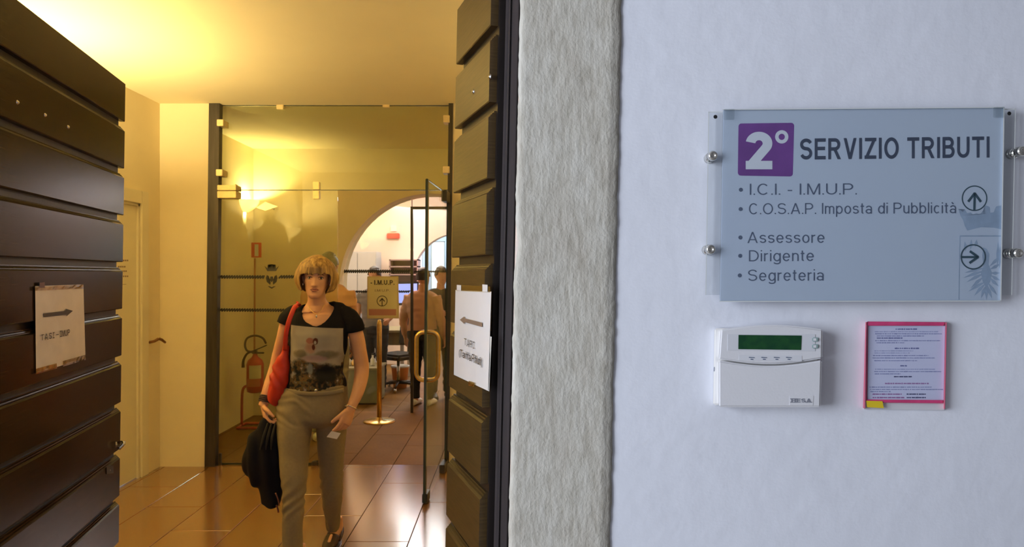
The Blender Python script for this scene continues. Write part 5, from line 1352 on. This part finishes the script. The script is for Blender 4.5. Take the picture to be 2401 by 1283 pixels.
# red shoulder bag
bg = empty('shoulder_bag', Q(652, 945, -.02), 'slouchy red shoulder bag hanging at the side of the blond woman', 'bag')
M['bagred'] = mat('red_leather', (.56, .035, .014), .5, var=.12, scale=20, bump=.2, bscale=40)
bm = B()
rows_b = [(812, 664, 676, .012), (828, 658, 679, .02), (845, 646, 680, .028), (865, 640, 680, .034), (890, 633, 677, .040), (912, 628, 672, .042), (932, 625, 664, .038), (944, 632, 659, .028), (953, 645, 653, .010)]
add_tube(bm, [Q((a+b)/2, y, -.035) for y, a, b, d in rows_b], [((b-a)/2*m_px, d) for y, a, b, d in rows_b], 28, 3)
def bag_d(co, n):
    return .0045*math.sin(co.z*38 + co.x*60 + 5*noise.noise(Vector((co.x*9, co.y*9, co.z*7)))) + .006*noise.noise(Vector((co.x*22, co.y*12, co.z*16)))
link_mesh('bag_body', remesh(bm, .005, 3, .5, bag_d), M['bagred'], bg, True)
bm = B(); add_tube(bm, [Q(702, 716, .035), Q(698, 711, .0), Q(692, 718, -.055), Q(683, 738, -.082), Q(675, 762, -.088), Q(670, 790, -.08), Q(668, 822, -.055)], [(.013, .003)]*7, 10, 4, ref=(0, 1, 0)); add_tube(bm, [Q(702, 716, .035), Q(694, 730, .115), Q(680, 770, .11), Q(672, 820, .03)], [(.013, .003)]*4, 10, 4, ref=(0, 1, 0)); obj('strap', bm, M['bagred'], bg, True)

# dark jacket hanging from her hand
jk = empty('jacket', Q(630, 1180, -.05), 'black folded jacket hanging from the right hand of the blond woman', 'jacket')
rows_j = [(982, 622, 646, .02), (996, 612, 650, .035), (1018, 596, 654, .05), (1045, 580, 656, .06), (1068, 573, 658, .065), (1092, 574, 659, .065), (1110, 586, 661, .060), (1130, 605, 664, .052), (1155, 611, 664, .046), (1178, 613, 659, .042), (1185, 616, 655, .036)]
bm = B(); add_tube(bm, [Q((a+b)/2, y, -.05) for y, a, b, d in rows_j], [((b-a)/2*m_px, d) for y, a, b, d in rows_j], 32, 3, power=2.6)
def jk_d(co, n): return .007*math.sin(co.x*85 + co.z*14 + 4*noise.noise(Vector((co.x*5, co.y*5, co.z*5)))) + .008*noise.noise(Vector((co.x*14, co.y*9, co.z*8)))
link_mesh('jacket_body', remesh(bm, .006, 3, .5, jk_d), mat('black_cloth', (.008, .008, .011), .8, spec=.2), jk, True)
bm = B(); add_tube(bm, [Q(646, 1156, -.115), Q(652, 1172, -.118), Q(655, 1186, -.112)], [(.004, .003)]*3, 8, 3); add_tube(bm, [Q(648, 1185, -.10), Q(651, 1193, -.10), Q(653, 1202, -.10)], [.005, .005, .006], 8, 3); obj('cord', bm, mat('brown_cord', (.20, .07, .04), .5), jk, True)
bm = B()
for i in range(3): add_tube(bm, [Q(628 + i*9, 992, -.09), Q(618 + i*10, 1025, -.115), Q(610 + i*13, 1055, -.118)], [(.004, .004), (.008, .006), (.003, .003)], 8, 3)
obj('folds', bm, mat('black_cloth_fold', (.012, .013, .012), .8), jk, True)

# ================= background people (coarser, the same construction)
def figure(name_label, px, floor_y, height, face_deg, hair, skin, top, bottom, joints=None, hair_kind='short', shoe_m=None, sleeves='short', lean=(0, 0), seated=False, arm=None):
    """a standing adult built round its own feet; arm = dict of joint offsets"""
    Y_ = 2528/(floor_y - CY); x0 = P(px, floor_y, Y_).x; s = height/1.70
    r = empty('person', (x0, Y_, 0), name_label, 'person')
    ca, sa = math.cos(math.radians(face_deg)), math.sin(math.radians(face_deg))
    def R(x, y, z):
        if seated and z > .8: z = .52 + (z-.88)*.97
        return Vector((x0 + (x*ca - y*sa)*s + lean[0]*z*s, Y_ + (x*sa + y*ca)*s + lean[1]*z*s, z*s))
    HMx = Matrix.Translation(R(0, -.01, 1.585)) @ Matrix.Rotation(math.radians(face_deg), 4, 'Z')
    bm = B(); add_head(bm, HMx, True, 40, 44, s)
    add_tube(bm, [R(0, .015, 1.50), R(0, .02, 1.43), R(0, .02, 1.38)], [(.052*s, .058*s), (.055*s, .058*s), (.10*s, .07*s)], 18, 3)
    A = arm or {}
    sh_ = .19
    for k_, sx_ in (('l', -1), ('r', 1)):
        el = A.get(k_+'e', (sx_*.25, .03, 1.07)); wr_ = A.get(k_+'w', (sx_*.26, -.05, .83)); 
        add_tube(bm, [R(sx_*sh_, .02, 1.36), R(*[(a+b)/2 for a, b in zip((sx_*.205, .02, 1.34), el)]), R(*el), R(*[(a+b)/2 for a, b in zip(el, wr_)]), R(*wr_)], [.050*s, .046*s, .040*s, .036*s, .026*s], 14, 3)
        dv_ = (R(*wr_) - R(*el)).normalized(); add_hand(bm, R(*wr_), dv_, Vector((-sx_*ca, -sx_*sa, -.1)), Vector((sa, -ca, 0)) + dv_*.1, s, (.3, .35, .4, .45))
    add_tube(bm, [R(0, .02, 1.40), R(0, .02, 1.2), R(0, .02, .88)], [(.13*s, .06*s), (.14*s, .08*s), (.13*s, .08*s)], 18, 2)
    K1 = lambda sx_: R(sx_*.095, -.42, .50) if seated else R(sx_*.095, .01, .46)
    fy = -.40 if seated else 0
    for sx_ in (-1, 1): add_tube(bm, [R(sx_*.09, .02, .90), K1(sx_)], [.06*s, .045*s], 12, 1)
    for sx_ in (-1, 1): add_tube(bm, [K1(sx_), R(sx_*.09, .03+fy, .12), R(sx_*.09, .02+fy, .06), R(sx_*.095, -.08+fy, .03)], [.05*s, .036*s, .036*s, .03*s], 12, 3)
    link_mesh('body', remesh(bm, .008, 2, .4), skin, r, True)
    bm = B(); add_tube(bm, [R(0, .02, 1.425), R(0, .02, 1.40), R(0, .02, 1.35), R(0, .02, 1.25), R(0, .02, 1.10), R(0, .02, .98), R(0, .02, .90)], [(.09*s, .055*s), (.15*s, .07*s), (.195*s, .10*s), (.20*s, .125*s), (.175*s, .12*s), (.18*s, .12*s), (.185*s, .12*s)], 26, 3)
    for k_, sx_ in (('l', -1), ('r', 1)):
        el = A.get(k_+'e', (sx_*.25, .03, 1.07)); wr_ = A.get(k_+'w', (sx_*.26, -.05, .83)); a0 = (sx_*.18, .02, 1.36)
        pts_ = [R(*a0), R(*[(a+b)/2 for a, b in zip(a0, el)])]; rd_ = [.062*s, .062*s]
        if sleeves == 'long': pts_ += [R(*el), R(*[a*.15+b*.85 for a, b in zip(el, wr_)])]; rd_ += [.055*s, .042*s]
        add_tube(bm, pts_, rd_, 16, 3)
    link_mesh('top', remesh(bm, .011, 4, .5, folds(8, .012, seed=px)), top, r, True)
    bm = B(); add_tube(bm, [R(0, .02, .97), R(0, .02, .90), R(0, .02, .82)], [(.17*s, .11*s), (.19*s, .125*s), (.17*s, .11*s)], 24, 3)
    for sx_ in (-1, 1): add_tube(bm, [R(sx_*.09, .02, .88), R(sx_*.095, -.2 if seated else .015, .505 if seated else .65), K1(sx_), R(sx_*.095, .025+fy, .25), R(sx_*.095, .03+fy, .09)], [.10*s, .088*s, .07*s, .062*s, .058*s], 18, 3)
    link_mesh('trousers', remesh(bm, .011, 4, .5, folds(9, .01, seed=px+3)), bottom, r, True)
    for sx_ in (-1, 1):
        bm = B(); add_tube(bm, [R(sx_*.095, .08+fy, .04), R(sx_*.095, .0+fy, .05), R(sx_*.10, -.09+fy, .04), R(sx_*.10, -.16+fy, .028)], [(.036*s, .038*s), (.042*s, .046*s), (.044*s, .036*s), (.030*s, .022*s)], 14, 3, ref=(0, 0, 1)); obj('shoe', bm, shoe_m or M['black'], r, True)
    if hair_kind == 'short': bob(r, HMx, s, hair, .062, .012, -.03, .35, 60, 16, px)
    else: bob(r, HMx, s, hair, .03, -.08, -.14, 1.0, 60, 18, px)
    return r
peach = mat('peach_shirt_cloth', (.66, .37, .20), .85); 
figure('person in a peach shirt with grey hair half hidden behind the blond woman', 771, 1031, 1.77, 185, M['greyhair'], M['skin2'], peach, mat('khaki_cloth', (.22, .19, .14), .85), shoe_m=M['whiteplastic'], arm={'le': (-.22, .03, 1.07), 'lw': (-.20, -.10, .84), 're': (.22, .03, 1.07), 'rw': (.20, -.10, .84)})
figure('person in a salmon shirt and black trousers seen from behind through the door', 992, 950, 1.64, 165, M['darkhair'], M['skin2'], mat('salmon_cloth', (.50, .26, .17), .85), mat('black_trouser_cloth', (.010, .010, .014), .85), shoe_m=M['whiteplastic'], sleeves='long')
figure('person in black with bare forearms next to the right-hand glass door post', 1034, 935, 1.66, 20, M['darkhair'], M['skin2'], mat('black_top_cloth', (.012, .012, .015), .85), mat('black_leggings', (.010, .010, .012), .85), arm={'le': (-.26, -.06, 1.10), 'lw': (-.12, -.25, 1.12)})
figure('dark-haired person in a grey shirt standing behind the yellowish sign', 878, 925, 1.66, -10, M['darkhair'], M['skin2'], mat('grey_shirt_cloth', (.16, .15, .14), .85), M['dark'], arm={'re': (.30, -.06, 1.10), 'rw': (.30, -.26, 1.02)})
figure('dark-haired person in a pale blue shirt sitting on an office chair behind the counter', 838, 911, 1.68, -60, M['darkhair'], M['skin2'], mat('pale_blue_cloth', (.36, .40, .50), .85), M['dark'], hair_kind='bob', sleeves='long', seated=True, arm={'le': (-.26, -.06, 1.08), 'lw': (-.15, -.28, 1.05)})
